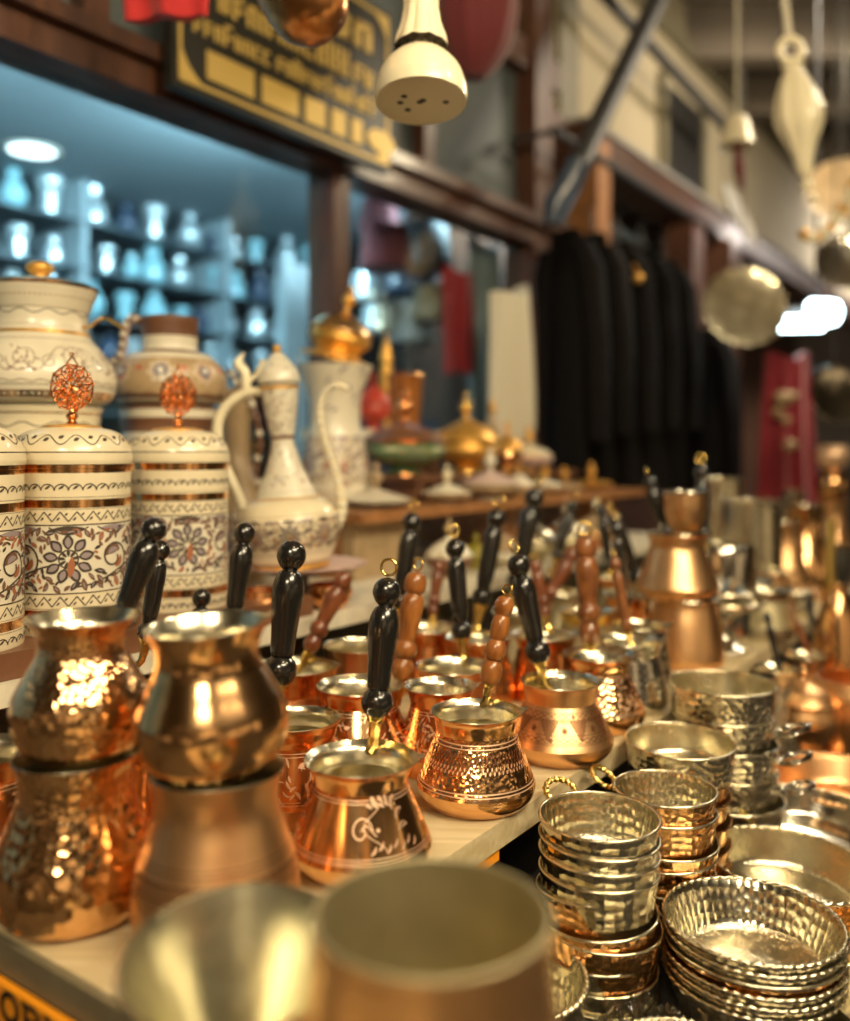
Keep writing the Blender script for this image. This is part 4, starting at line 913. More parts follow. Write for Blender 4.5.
# ---------------------------------------------------------------- ware on the ledge behind and the upper shelf
def shelf_at(px, p, z): d = dray(px, p); return Vector(((px-425)/F*d, d, z)), d
def LB(label, px, p, z, wpx, ytop, cols, split=.5, **kw):
    loc, d = shelf_at(px, p, z); k = d/F; r = wpx/2*k; top = H+(451-ytop)*k-z
    f = r*.14*kw.pop('fin_', 1.); hgt = top-f*5.5; kw['fin'] = f/.006
    return lidded(label, loc, r, hgt*split, hgt*(1-split), cols, **kw)
# second ewer, glimpsed behind the handle of the first
loc, d = shelf_at(236, .70, ZL); k = d/F; root = thing('ewer', 'tan ewer with brown beaded handle seen through the handle of the cream ewer', 'ewer', loc); zz = lambda y: (loc.z-H)*-F/d+451-y
yb = 451+(H-loc.z)/k
pr = catmull([(28, 0), (40, 20), (42, 45), (30, 85), (15, 120), (14, 150), (20, yb-390)], 6); pr = [(r*k, z*k) for r, z in pr]
m = MB(); m.lathe([(0, 0)]+pr+[(16*k, pr[-1][1]), (0, pr[-1][1]-.01)], X['tan'], 48); S = Surf(pr); floral(m, S, .04, .12, .06, random.Random(8), ('bl', 'inb', 'int', 'crw'), .4); m.build('body', root)
m = MB(); pth = [Vector((x*k, -.02, z*k)) for x, z in catmull([(10, yb-395), (-4, yb-372), (18, yb-405), (26, yb-440), (22, yb-470), (30, yb-500)], 5)]; m.tube(pth, .004, X['brn'], 8)
for i, q in enumerate(pth[::2]): m.ball(q, .006, X['crw' if i % 2 else 'inb'])
m.build('handle', root)
# big pale vase with a tilted lidded bowl on it
loc, d = shelf_at(335, .68, ZB+.0004); k = d/F; yb = 451+(H-loc.z)/k; root = thing('vase', 'large pale grey flowered vase behind the cream ewer', 'vase', loc)
pr = [(r*k, (yb-y)*k) for r, y in catmull([(30, yb), (36, yb-12), (37, 480), (31, 450), (25, 422), (27, 395), (38, 366)], 6)]
m = MB(); m.lathe([(0, 0)]+pr+[(36*k, pr[-1][1]), (25*k, pr[-1][1]-.04), (0, pr[-1][1]-.05)], X['crw'], 64); S = Surf(pr); floral(m, S, S.len*.15, S.len*.5, .08, random.Random(3), ('inp', 'tan', 'int', 'inp'), .6); leafs = [leaf(m, S, R.uniform(0, S.R*TAU), R.uniform(.65, .95)*S.len, R.uniform(0, 6), .02, .006, X['inp']) for _ in range(40)]
m.build('body', root)
o = lidded('gilt lidded bowl perched at a tilt on the pale grey vase', (loc.x, loc.y, loc.z+pr[-1][1]+.012), .058, .052, .040, ('go', 'cull', 'go'), foot=1.15, fin=1.4); o.rotation_euler = (.05, .24, 0)
# raised plank with red bowl and copper beaker
hs = thing('shelf_plank', 'short pale plank carrying the red bowl and copper beaker', 'shelf', A(.95, .80, ZB)); m = MB()
zh = H+.045
m.abox(.76, 1.13, .745, .86, zh-.022, zh, X['paint']); lab(m, hs, 'board'); m = MB(); m.abox(.78, .80, .76, .85, ZB+.0004, zh-.022, X['shelfwood']); m.abox(1.09, 1.11, .76, .85, ZB+.0004, zh-.022, X['shelfwood']); lab(m, hs, 'support')
LB('small red lidded bowl beside the copper beaker', 373, .80, zh, 36, 372, ('rd', 'rd', 'rd'), .55, fin_=.8)
LB('tiny pinkish lidded bowl left of the red one', 351, .80, zh, 20, 386, ('pink', 'pink', 'tan'), .55)
loc, d = shelf_at(404, .805, zh); k = d/F; o = thing('beaker', 'tall copper brown beaker on the short plank', 'beaker', loc); m = MB()
b_ = [(13*k, 0), (15*k, .004), (19*k, 52*k), (20*k, 56*k)]; m.lathe([(0, 0)]+b_+[(r-.002, z) for r, z in reversed(b_)]+[(0, .004)], X['wo'], 40); m.build('body', o); rim_mesh(20*k, 56*k, 'cu', .002).build('rim', o)
LB('thin gilt lidded bottle between the tilted bowl and the beaker', 386, .835, zh, 14, 330, ('go', 'go', 'br'), .7)
# upper shelf row
S1 = 'lidded ware on the upper shelf'
LB('flower painted enamel bowl with red brown lid and gold finial', 404, .66, ZR, 84, 388, ('gr', 'brn', 'cur'), .58, pat=1, group=S1)
LB('cream lidded dish with low conical lid at the end of the upper shelf', 376, .585, ZB, 70, 462, ('crw', 'crw', 'tan'), .4, group=S1, pat=2, flat=.8)
LB('large golden yellow lidded bowl with domed lid', 466, .665, ZR, 66, 392, ('go', 'go', 'br'), .55, group=S1)
LB('gilt lidded bowl with tall finial right behind the golden yellow one', 492, .78, ZB, 44, 398, ('go', 'tan', 'go'), .5, group=S1)
LB('small gilt lidded bowl right of the golden yellow one', 507, .67, ZR, 34, 420, ('cu', 'go', 'go'), .55, group=S1)
LB('cream bowl with stepped flat lid below the golden yellow one', 447, .56, ZB, 50, 464, ('tan', 'crw', 'cr'), .5, group=S1, flat=.7)
LB('peach cream bowl with wide flat lid in the front of the upper shelf', 490, .56, ZB, 60, 448, ('tan', 'pink', 'crw'), .55, group=S1, flat=.7)
LB('pale gilt conical lidded bowl against the dark coats', 529, .665, ZR, 48, 425, ('pink', 'cr', 'go'), .5, group=S1)
LB('small cream bowl with ball finial, under the pale conical one', 519, .56, ZB, 28, 462, ('tan', 'crw', 'go'), .45, group=S1)
LB('small cream bowl with ball finial, second from the shelf end', 545, .58, ZB, 38, 464, ('tan', 'crw', 'go'), .5, group=S1)
LB('dull gold bowl with ball finial beside the last one of the shelf', 564, .60, ZB, 40, 466, ('cr', 'tan', 'go'), .5, group=S1)
LB('bright gold lidded bowl at the far end of the upper shelf', 591, .60, ZB, 44, 462, ('go', 'go', 'go'), .5, group=S1)
# under the upper shelf, standing on the ledge
S2 = 'lidded bowls under the upper shelf'
LB('dark lidded bowl with pale lid under the shelf, left of the yellow tin', 449, .44, ZL, 48, 518, ('brn', 'crw', 'tan'), .5, group=S2)
LB('olive yellow round tin under the upper shelf', 476, .46, ZL, 30, 532, ('olv', 'olv', 'olv'), .8, group=S2)
LB('cream lidded bowl under the shelf, right of the yellow tin', 502, .44, ZL, 46, 515, ('crw', 'tan', 'brn'), .5, group=S2)
LB('grey silver lidded bowl under the middle of the shelf', 535, .43, ZL, 44, 505, ('tnm', 'tn', 'tn'), .5, group=S2)
LB('grey silver lidded bowl under the shelf end', 566, .43, ZL, 44, 500, ('tnm', 'tn', 'tn'), .5, group=S2)
LB('brownish lidded bowl beyond the shelf end', 596, .43, ZL, 44, 496, ('cu', 'tan', 'tn'), .5, group=S2)
# ---------------------------------------------------------------- ware in the second window
def cloth(name, label, cat, a, b, drop, folds, amp, mt, depth=.05, group=None, bot=1., seed=1):
    """a hanging cloth: a closed folded sheet from a to b, hanging down by drop"""
    m = MB(); n = 40; rows = 14; rn = random.Random(seed); D = b-a; nrm = Vector((D.y, -D.x, 0)).normalized(); ph = rn.uniform(0, 6); vs = []
    for side in (0, 1):
        for j in range(rows+1):
            t = j/rows
            for i in range(n+1):
                s = i/n; w = 1+(bot-1)*t; x = (s-.5)*w+.5
                off = amp*(.35+.65*t)*math.sin(folds*TAU*s+ph+.8*math.sin(3*t))+(depth*math.sin(PI*s)**.5)*(1 if side else 0)
                z = -drop*t-(.06*drop*math.sin(PI*s)**2*(1-t) if j == 0 else 0)-.02*drop*math.sin(folds*TAU*s)*t
                vs.append(a+D*x+nrm*off+Vector((0, 0, z)))
    q = (rows+1)*(n+1); f = []
    for j in range(rows):
        for i in range(n):
            k = j*(n+1)+i; f.append((k, k+1, k+n+2, k+n+1)); f.append((q+k, q+k+n+1, q+k+n+2, q+k+1))
        for i in (0, n):
            k = j*(n+1)+i; f.append((k, k+n+1, q+k+n+1, q+k) if i == 0 else (k, q+k, q+k+n+1, k+n+1))
    for j in (0, rows):
        for i in range(n): k = j*(n+1)+i; f.append((k, q+k, q+k+1, k+1) if j == 0 else (k, k+1, q+k+1, q+k))
    m.add(vs, f, X[mt]); o = m.build(name, None, 60); return tag(o, label, cat, group)
def wp(px, py, p): d = dray(px, p); return W(px, py, d)
cloth('white_cloth', 'off white cloth bag hanging by the window post', 'cloth', wp(488, 292, .84), wp(522, 285, .84), .42, 2, .02, 'white', .06, bot=1.35)
cloth('grey_curtain', 'grey curtain drawn at the right of the second window', 'curtain', wp(466, 236, 1.06), wp(496, 246, 1.06), .60, 3, .02, 'grey', .04)
cloth('red_cloth', 'dark red cloth hanging inside the second window', 'cloth', wp(441, 266, 1.02), wp(470, 272, 1.02), .30, 2, .012, 'red', .03)
def rounded(name, label, cat, c, pr, mt, seg=28, rot=(0, 0, 0), group=None, extra=None):
    m = MB(); m.lathe(pr, X[mt], seg)
    if extra: extra(m)
    o = m.build(name); o.location = c; o.rotation_euler = rot; return tag(o, label, cat, group)
cr = [(0, 0), (.06, 0), (.075, .02), (.062, .11), (.055, .125), (0, .13)]
rack = thing('display_rack', 'dark stepped rack inside the second window behind the bags', 'rack', A(1.8, 1.5, 0)); m = MB()
m.abox(1.63, 2.0, 1.50, 1.54, 0, H+.62, X['black']); m.abox(1.55, 2.0, 1.38, 1.50, 0, H+.10, X['navy']); lab(m, rack, 'step')
for i, (px, py, p, mt, sc_, lb_) in enumerate(((379, 236, 1.38, 'dred', .85, 'small dark red felt hat topmost in the second window'), (386, 272, 1.13, 'dred', .95, 'dark red felt hat under the topmost one in the second window'), (368, 304, 1.26, 'pale', .7, 'pale blue round pot left in the second window'), (403, 300, 1.37, 'navy', 1.5, 'big black round bag in the middle of the second window'), (424, 272, 1.25, 'black', 1.15, 'black bag next to the red cloth in the second window'), (432, 322, 1.13, 'tan', .8, 'tan bag low beside the red cloth in the second window'), (408, 345, 1.24, 'grey', 1.0, 'grey bag low in the middle of the second window'), (377, 335, 1.14, 'pale', .6, 'pale blue cup low at the left of the second window'))):
    c = wp(px, py, p); pr = [(r*sc_*1.05, z*sc_*1.05) for r, z in catmull(cr, 3)]; pr = [(max(r, 0), z) for r, z in pr]
    def ex(m, c=c, sc_=sc_): m.tube([(0, 0, .15*sc_), (0, 0, zr-.005-c.z)], .004, X['pipe'], 6)
    rounded('felt_hat' if i < 2 else 'pot' if i in (2, 7) else 'bag', lb_, 'hat' if i < 2 else 'pot' if i in (2, 7) else 'bag', c, pr, mt, extra=ex)
# ---------------------------------------------------------------- coats in front of the far shops
def coat(label, px, ytop, p, mt='leather', h=.95, w=.24, group=None, seed=1):
    c = wp(px, ytop, p); root = thing('hanging_coat', label, 'coat', c, (0, 0, ANG+1.35), group); rn = random.Random(seed)
    def fn(r, z, th):
        t = -z/h; fold = 1+.10*math.sin(5*th+seed)*t+.05*math.sin(9*th+2*seed)*t
        return (r*fold*math.cos(th), r*.36*fold*math.sin(th), z)
    m = MB(); m.lathe(catmull([(.002, .01), (.05, .0), (w*.62, -.05), (w*.72, -.14), (w*.66, -.40), (w*.78, -h*.8), (w*.84, -h)], 5)+[(w*.7, -h+.01), (.01, -h+.12)], X[mt], 48, fn); m.build('coat_body', root, 60)
    for s in (-1, 1):
        m = MB(); m.tube([(s*w*.55, 0, -.05), (s*w*.82, -.01, -.12), (s*w*.98, -.02, -.35), (s*w*1.02, -.02, -.62)], [.035, .042, .04, .035], X[mt], 12); m.build('sleeve', root, 60)
    m = MB(); m.tube([(-.02, -.02, -.01), (-.035, -.032, -.15), (-.015, -.034, -.3)], [.008, .016, .005], X[mt], 8, False, None, .5); m.tube([(.02, -.02, -.01), (.035, -.032, -.15), (.015, -.034, -.3)], [.008, .016, .005], X[mt], 8, False, None, .5); m.build('collar', root, 60)
    m = MB(); m.tube([(0, 0, 0), (0, 0, .06), (.018, 0, .085), (0, 0, .105), (-.012, 0, .095)], .004, X['pipe'], 6); m.build('hanger_hook', root)
    return root
for i, (px, y, p, lb_) in enumerate(((566, 232, .80, 'black leather coat hanging nearest the window post'), (592, 236, .80, 'black leather coat second from the window post'), (618, 244, .80, 'black leather coat third from the window post'), (642, 252, .80, 'black leather coat left of the brown post'), (664, 262, .80, 'black leather coat half behind the brown post'), (706, 330, .74, 'dark blue black coat hanging right of the brown post'))):
    coat(lb_, px, y, p, 'leather', .84 if i < 5 else .78, .10, 'dark coats outside the far shop', i+1)
rl = thing('clothes_rail', 'dark rail carrying the black coats', 'rail', wp(600, 220, .70)); m = MB()
a = wp(554, 218, .80); b = wp(715, 300, .80); b.z = a.z = H+.93; m.tube([a, b], .014, X['pipe'], 8)
for q in (a, b): m.tube([q, q+N*.14], .010, X['pipe'], 8)
lab(m, rl, 'rail')
m = MB(); m.ball((0, 0, 0), .015, X['go']); m.tube([(0, 0, .02), (0, .05, .05)], .004, X['go'], 6); o = m.build('glint_ball'); o.location = wp(638, 278, .66); tag(o, 'small yellow round badge modelled as a ball before the black coats', 'glint')  # gilt ball added in place of a blurred yellow highlight
# wooden blocks and fittings beside the post
m = MB(); m.abox(sP1+.02, sP1+.12, .80, .93, H+.55, H+1.0, X['shelfwood']); o = m.build('wall_bracket'); tag(o, 'orange brown wooden bracket under the far beam beside the window post', 'bracket')
# diagonal poles
m = MB(); a = wp(556, 212, .66); b = wp(690, -70, .66); m.tube([a, b], [.032, .032], X['pipe'], 12); o = m.build('awning_pole'); tag(o, 'thick dark diagonal awning pole in front of the cream wall', 'pole')
m = MB(); a = wp(590, -20, .80); b = wp(725, 128, .80); m.tube([a, b], .020, X['pipe'], 10); o = m.build('awning_strut'); tag(o, 'thin dark diagonal strut crossing behind the thick pole', 'pole')
m = MB(); a = wp(556, 205, .655); m.tube([a+Vector((-.01, 0, -.05)), a, a+Vector((.025, 0, .04)), a+Vector((.06, 0, .11))], [.025, .034, .036, .034], X['navy'], 10); o = m.build('pole_wrap'); tag(o, 'blue tape wrapped round the foot of the diagonal pole', 'tape')
# ---------------------------------------------------------------- things hanging in front at the top
c = W(421, 98, 1.02); root = thing('hanging_ornament', 'cream fluted hanging socket with pierced round base at the top', 'lamp holder', c, (-.16, 0, 0)); k = 1.06/F
m = MB(); pr = catmull([(44*k, -4*k), (44.5*k, 4*k), (43.5*k, 12*k), (38*k, 28*k), (26*k, 42*k), (14*k, 49*k), (13*k, 56*k)], 6)
m.lathe([(0, -3*k), (40*k, -3*k), (42.5*k, -4.5*k)]+pr+[(13*k, 70*k), (0, 70*k)], [X['ivory']]*(len(pr)+4), 72)
for x, y in ((-16, -8), (-20, 3), (-13, 16), (-1, 2), (24, 2), (2, -1)): m.lathe([(0, -.0003), (3.2*k, -.0003), (3.2*k, .001)], X['ivd'], 12, None, Matrix.Translation((x*k, y*k, -3*k)))
m.build('pierced_base', root, 35)
m = MB(); fl = catmull([(25*k, 54*k), (23*k, 62*k), (18*k, 80*k), (17*k, 105*k), (20*k, 150*k), (25*k, 170*k)], 6)
def ff(r, z, th): g = 1+.10*abs(math.sin(th*5))*(1 if z < 90*k else .5); return (r*g*math.cos(th), r*g*math.sin(th), z-(.004*abs(math.sin(th*5)) if z < 60*k else 0))
m.lathe([(21*k, 58*k)]+fl+[(0, 171*k)], [X['ivd']]+[X['ivory']]*(len(fl)), 80, ff); m.lathe([(13*k, 55*k), (21*k, 58*k), (20*k, 66*k)], X['ivd'], 60, ff); m.build('fluted_neck', root, 40)
m = MB(); m.tube([(0, 0, 171*k), (0, 0, 3.0-c.z)], .004, X['white'], 8); m.build('cord', root)
k = 1.18/F; c = W(320, 33, 1.05); root = thing('hanging_scoop', 'shiny brown copper scoop hanging down at the top edge before the sign', 'scoop', c); m = MB()
pr = catmull([(.001, -8*k), (14*k, -6*k), (30*k, 6*k), (38*k, 28*k), (40*k, 60*k), (38*k, 84*k)], 6)
Mt = Euler((.12, -.42, 0)).to_matrix().to_4x4()
m.lathe(pr+[(r*.96, z+.001) for r, z in reversed(pr)], X['cuw'], 64, None, Mt); m.build('bowl_body', root)
m = MB(); m.tube([Mt @ Vector((38.5*k*math.cos(TAU*i/48), 38.5*k*math.sin(TAU*i/48), 84*k)) for i in range(48)], .003, X['cull'], 8, True); m.build('rim', root)
m = MB(); a_ = Mt @ Vector((0, 38*k, 84*k)); m.tube([a_, Vector((a_.x, a_.y, 3.0-c.z))], .003, X['brn'], 8); m.build('cord', root)
cloth('red_banner', 'bright red cloth hanging into the upper left corner', 'cloth', W(118, -90, 1.3), W(216, -96, 1.3), .165, 2, .008, 'red', .02, bot=.85)
c = W(474, 0, 1.95); k = 1.95/F; o = thing('hanging_lantern', 'dark red cloth lantern hanging behind the cream socket', 'lantern', c); m = MB()
def rf(r, z, th): g = 1+.05*abs(math.sin(th*6)); return (r*g*math.cos(th), r*g*math.sin(th), z)
m.lathe(catmull([(.001, -80*k), (14*k, -76*k), (34*k, -50*k), (43*k, -10*k), (38*k, 30*k), (18*k, 62*k), (.001, 68*k)], 6), X['dred'], 72, rf); m.build('shade', o); m = MB(); m.tube([(0, 0, 68*k), (0, 0, 3.0-c.z)], .004, X['brn'], 8); m.build('cord', o)
# ---------------------------------------------------------------- hanging goods at the right
def hang_cord(root, c, z0, mt='white', r=.0035):
    m = MB(); m.tube([(0, 0, z0), (0, 0, 3.02-c.z)], r, X[mt], 6); return m.build('cord', root)
c = W(792, 62, 2.0); k = 2.0/F; root = thing('hanging_lantern', 'cream beaded lantern with a ring on top, hanging at the upper right', 'lantern', c, (0, -.12, 0)); m = MB()
m.lathe(catmull([(.001, -118*k), (6*k, -112*k), (11*k, -90*k), (22*k, -62*k), (20*k, -40*k), (13*k, -18*k), (8*k, -8*k), (11*k, -2*k), (4*k, 2*k)], 5), X['ivory'], 40, lambda r, z, th: (r*(1+.07*math.sin(9*th))*math.cos(th), r*(1+.07*math.sin(9*th))*math.sin(th), z)); m.ball((0, 0, -124*k), 6*k, X['ivory']); m.ball((4*k, 0, -138*k), 5*k, X['ivory']); m.build('shade', root)
m = MB(); m.tube([(11*k*math.cos(TAU*i/24), 0, 12*k+11*k*math.sin(TAU*i/24)) for i in range(24)], 4*k, X['ivory'], 10, True); m.build('ring', root); hang_cord(root, c, 22*k, 'white', 4*k)
def hung_plate(label, px, py, d, rpx, mt, mt2, tilt, z0=0):
    c = W(px, py, d); k = d/F; r = rpx*k; root = thing('hanging_plate', label, 'plate', c); m = MB()
    Mx = Euler(tilt).to_matrix().to_4x4()
    m.lathe([(0, -.012), (r*.55, -.012), (r*.62, -.006), (r*.9, 0), (r, .004), (r, .008), (r*.9, .004), (r*.6, -.001), (0, -.006)], [X[mt2]]*2+[X[mt]]*5+[X[mt]], 64, lambda q, z, th: (q*(1+(.03*math.cos(th*18) if q > r*.85 else 0))*math.cos(th), q*(1+(.03*math.cos(th*18) if q > r*.85 else 0))*math.sin(th), z), Mx)
    S = Surf([(r*.95, .0)]+[(r*.3, -.011)]); m.build('plate_body', root); mm = MB(); mm.tube([Mx @ Vector((0, r*.9, .0)) if False else Vector((0, .01, r*.8)), (0, .01, 3.02-c.z)], .002, X['pipe'], 6); mm.build('wire', root); return root
hung_plate('round yellowish tin plate hanging in front of the brown doors', 744, 307, 2.7, 42, 'tn', 'tn', (1.3, .1, -.05))
hung_plate('grey white plate hanging under the cream lantern', 738, 215, 3.0, 34, 'grey', 'white', (1.2, .1, .9))
hung_plate('large round pale rimmed dish hanging at the right edge', 836, 395, 2.4, 30, 'st', 'grey', (1.35, 0, .2))
hung_plate('pale lilac plate at the right edge above the lamp', 846, 262, 2.6, 30, 'st', 'pink', (1.35, 0, -.2))
c = W(737, 130, 2.6); k = 2.6/F; root = thing('hanging_bell', 'small pale gold bell ornament hanging left of the cream lantern', 'bell', c); m = MB(); m.lathe(catmull([(.001, 16*k), (9*k, 12*k), (13*k, 0), (16*k, -14*k), (18*k, -16*k)], 5)+[(14*k, -14*k), (.001, 8*k)], X['ivory'], 32); m.build('bell_body', root); m = MB(); m.tube([(0, 0, -10*k), (2*k, 0, -40*k), (5*k, 0, -60*k)], [3*k, 6*k, 2*k], X['dred'], 8); m.build('tassel', root); hang_cord(root, c, 16*k)
c = W(812, 168, 2.3); k = 2.3/F; root = thing('hanging_chain', 'pale chain of small metal beads drooping at the upper right', 'chain', c); m = MB()
for i in range(15): m.ball(((-8+i*4.6)*k, .002*i, (-70+1.0*abs(i-2)**1.75)*k), 6*k, X['ivory' if i % 3 else 'go'], None, 10)
m.tube([((-8+i*4.6)*k, .002*i, (-70+1.0*(i-2 if i > 2 else 0)**1.75)*k) for i in range(15)], 1.5*k, X['go'], 6); m.build('beads', root); m = MB(); m.tube([((-8+14*4.6)*k, .028, 0), ((-8+14*4.6)*k, .028, 3.0-c.z)], .003, X['pipe'], 6); m.build('wire', root)
hung_plate('dull brown plate hanging at the far upper right', 842, 190, 2.8, 34, 'tan', 'tan', (1.3, 0, -.3))
cloth('hanging_garment', 'red patterned garment hanging at the right', 'garment', W(764, 352, 3.0), W(806, 352, 3.0), .52, 3, .02, 'crim', .07, bot=1.5, seed=4)
# gilt pattern pieces woven in front of the garment belong to its own mesh
g = bpy.data.objects['hanging_garment']; m = MB()
for x, y, r_ in ((783, 398, 9), (778, 412, 6), (792, 396, 6), (790, 445, 7), (786, 420, 5)): q = MB(); q.ball(W(x, y, 2.90), r_*3/F, X['tan'], None, 12, .8); q.build('motif', g)
t = thing('tube_lamp', 'cold white lamp tube glowing at the right', 'lamp', W(812, 314, 3.1)); k = 3.1/F; m = MB(); m.tube([(-38*k, 0, -10*k), (10*k, 0, -9*k)], 7*k, X['tube'], 12); m.tube([(0, 0, 2*k), (24*k, .02, 2*k)], 12*k, X['tube'], 12); m.build('tube', t); m = MB(); m.tube([(-38*k, .04, 4*k), (44*k, .04, 4*k)], 5*k, X['pipe'], 8); m.tube([(10*k, .04, 4*k), (10*k, .04, 3.0-(H+(451-314)*k))], .006, X['pipe'], 6); m.build('bracket', t)
# ---------------------------------------------------------------- copper and silver at the middle right
def simple(name, label, cat, loc, pr, mts, seg=40, group=None, rot=None, rim=None):
    root = thing(name, label, cat, loc, rot or (0, 0, 0), group); m = MB(); n = len(pr); m.lathe([(0, 0)]+pr+[(max(pr[-1][0]-.0015, .0005), pr[-1][1])]+[(max(r-.0015, .0003), z) for r, z in reversed(pr[2:-1])]+[(0, .004)], [X[mts[0]]]*n+[X[mts[1]]]*(n+1), seg); m.build('body', root)
    if rim: rim_mesh(pr[-1][0], pr[-1][1], rim, .0016).build('rim', root)
    return root
d = 1.42; k = d/F; c = at(685, d); kk = lambda L, s=k: [(r*s, z*s) for r, z in catmull(L, 5)]
simple('copper_pot', 'large copper pot carrying another copper pot at the middle right', 'pot', c, kk([(34, 0), (38, 8), (34, 40), (30, 62), (34, 66)]), ('cus', 'tn'), rim='tn')
o = pot('copper pot with pale rim and handles, stacked upon the large copper pot', c+Vector((-.012, 0, .1055)), dict(rb=.052, rm=.064, zm=.018, rn=.042, zn=.080, rr=.050, h=.100), 'cus', 'cus', None, None, hd=hd('slim', (668, 540), (648, 476), 1.45, .02), cat='pot', name='copper_pot')
handle(o, 'slim', W(704, 540, 1.44), W(701, 464, 1.46))
simple('copper_cup', 'small orange copper cup on top of the copper pot tower', 'cup', c+Vector((.0, 0, .2075)), kk([(11, 0), (15, 3), (20, 20), (21, 40)]), ('cus', 'tn'), rim='st')
d = 1.62; k = d/F; c = at(722, d)
simple('silver_pot', 'grey silver pot right of the copper pot tower', 'pot', c+Vector((0, 0, 0)), kk([(30, 0), (32, 4), (32, 85), (26, 90), (25, 92)], k), ('st', 'tn'), rim='tn')
d = 1.95; k = d/F; c = at(752, d)
def on(px, d, z=None): return at(px, d, ZC if z is None else z)
def spec(name, label, cat, px, d, ytop, ybot, L, mts, rim=None, z=None):
    k = d/F; loc = W(px, ybot, d) if z is None else at(px, d, z); h = (ybot-ytop)*k; Lc = catmull([(r*k, t*h) for r, t in L], 5); return simple(name, label, cat, loc, Lc, mts, rim=rim)
CY = [(1, 0), (1.05, .05), (1.0, .9), (1.06, 1)]
def sc2(L, w): return [(r*w, t) for r, t in L]
POTL = [(.85, 0), (1, .15), (.95, .35), (.6, .75), (.7, 1)]; BOWL = [(.4, 0), (.5, .05), (.9, .55), (1, 1)]; CUPL = [(.55, 0), (.6, .05), (.85, .6), (.95, 1)]
def ys(d): return 451+.3345*F/d
TOW = [ # name, label, category, px, d, ytop, width/2, shape, mats
 ('silver_pot', 'tall pale silver pot behind the grey one at the right', 'pot', 752, 1.95, 500, 28, CY, ('tn', 'tn')),
 ('silver_pan', 'pile of pale pans behind the small copper cup', 'pan', 722, 2.15, 478, 20, CY, ('tn', 'tn')),
 ('copper_pot', 'copper pot in shade beside the tall pale silver pot', 'pot', 786, 1.98, 522, 22, POTL, ('cus', 'tn')),
 ('copper_pot', 'squat copper pot with glowing round side below the red garment', 'pot', 806, 2.1, 505, 24, POTL, ('cu', 'tn')),
 ('silver_bowl', 'white silver bowl at the far right of the stand', 'bowl', 834, 2.1, 545, 26, BOWL, ('st', 'tn')),
 ('copper_pot', 'copper pot far right on the stand, under the stacked cups', 'pot', 833, 2.4, 500, 20, POTL, ('cus', 'cus')),
 ('silver_cup', 'silver goblet standing left of the far copper pots', 'cup', 793, 2.5, 490, 12, CUPL, ('st', 'tn')),
 ('silver_bowl', 'pale silver bowl on the stand left of the copper pots', 'bowl', 770, 2.45, 505, 22, BOWL, ('st', 'tn')),
]
for nm, lb_, ca, px, d, yt, w, L, mt in TOW: spec(nm, lb_, ca, px, d, yt, ys(d), sc2(L, w), mt)
k = 2.4/F
simple('copper_cup', 'copper cup stacked on the far right copper pot', 'cup', W(833, 500, 2.4), [(r*k, z*k) for r, z in catmull([(9, 0), (14, 6), (15, 20), (9, 30)], 4)], ('cu', 'cu'))
simple('copper_cup', 'topmost pinkish copper cup of the far right tower', 'cup', W(833, 469, 2.4), [(r*k, z*k) for r, z in catmull([(8, 0), (15, 8), (17, 16), (12, 24)], 4)], ('cul', 'cu'))
# footed bowls and pots on the lower table at the right
d = 1.52; k = d/F
FB = [(26, 0), (25, 3), (9, 12), (7, 30), (12, 38), (34, 48), (38, 54)]
simple('footed_bowl', 'footed silver bowl with wide rim right of the copper tower', 'footed bowl', at(724, d, ZC+.0004), [(r*k, z*k*.9) for r, z in catmull(FB, 5)], ('st', 'tn'), rim='tn')
simple('silver_bowl', 'shiny silver bowl resting in the footed bowl', 'bowl', at(722, d, ZC+.056), [(r*k, z*k) for r, z in catmull([(10, 0), (26, 10), (34, 26)], 5)], ('st', 'st'), rim='tn')
d = 1.42; k = d/F
o = lidded('round lidded copper pot in the right middle below the dark handles', at(804, d, ZT), 34*k, 62*k, 22*k, ('cus', 'cus', 'cu'), 'lidded_pot', 'pot', .85, None, .8)
d = 1.62; k = d/F
o = simple('copper_jug', 'tapering copper jug with upright brass handle at the right edge', 'jug', at(838, d, ZT), [(r*k, z*k) for r, z in catmull([(30, 0), (33, 8), (26, 60), (18, 110), (10, 135), (12, 140)], 5)], ('cu', 'cu'))
m = MB(); m.tube([(-.012, 0, 130*k), (-.014, 0, 160*k), (-.012, 0, 205*k)], .009, X['brd'], 8); m.build('handle', o)
for i, (px, d, h0, b, t, lb_) in enumerate(((776, 1.42, 668, (780, 672), (766, 612), 'dark silver pot with leaning dark handle right of the footed bowl'), (806, 1.57, 655, (812, 660), (788, 606), 'copper rimmed pot with reddish handle leaning left at the right'), (826, 1.63, 648, (822, 650), (806, 600), 'small dark pot with grey handle in the right distance'))):
    hh = (H-ZT)-(h0-451)*d/F
    pot(lb_, at(px, d, ZT), dict(rb=.034, rm=.041, zm=.03, rn=.031, zn=hh-.02, rr=.036, h=hh), ('stk', 'cus', 'stk')[i], ('stk', 'cus', 'stk')[i], None, None, hd=hd('slim', b, t, d+.03, .02, ('bk', 'wr', 'pipe')[i], False), cat='pot', name='small_pot', hk=.7)
k = 1.87/F
simple('round_tin', 'dull yellow tin at the right between silver and copper ware', 'tin', at(790, 1.87, ZC+.0004), [(r*k, z) for r, z in catmull([(22, 0), (23, .01), (22, .040), (26, .048)], 5)], ('tn', 'tn'), rim='tn')
simple('copper_bowl', 'copper bowl leaning at the right edge above the scalloped tray', 'bowl', at(856, 1.44, ZT), [(r*k, z*k) for r, z in catmull([(18, 0), (30, 14), (34, 50), (28, 62)], 5)], ('cus', 'cus'))
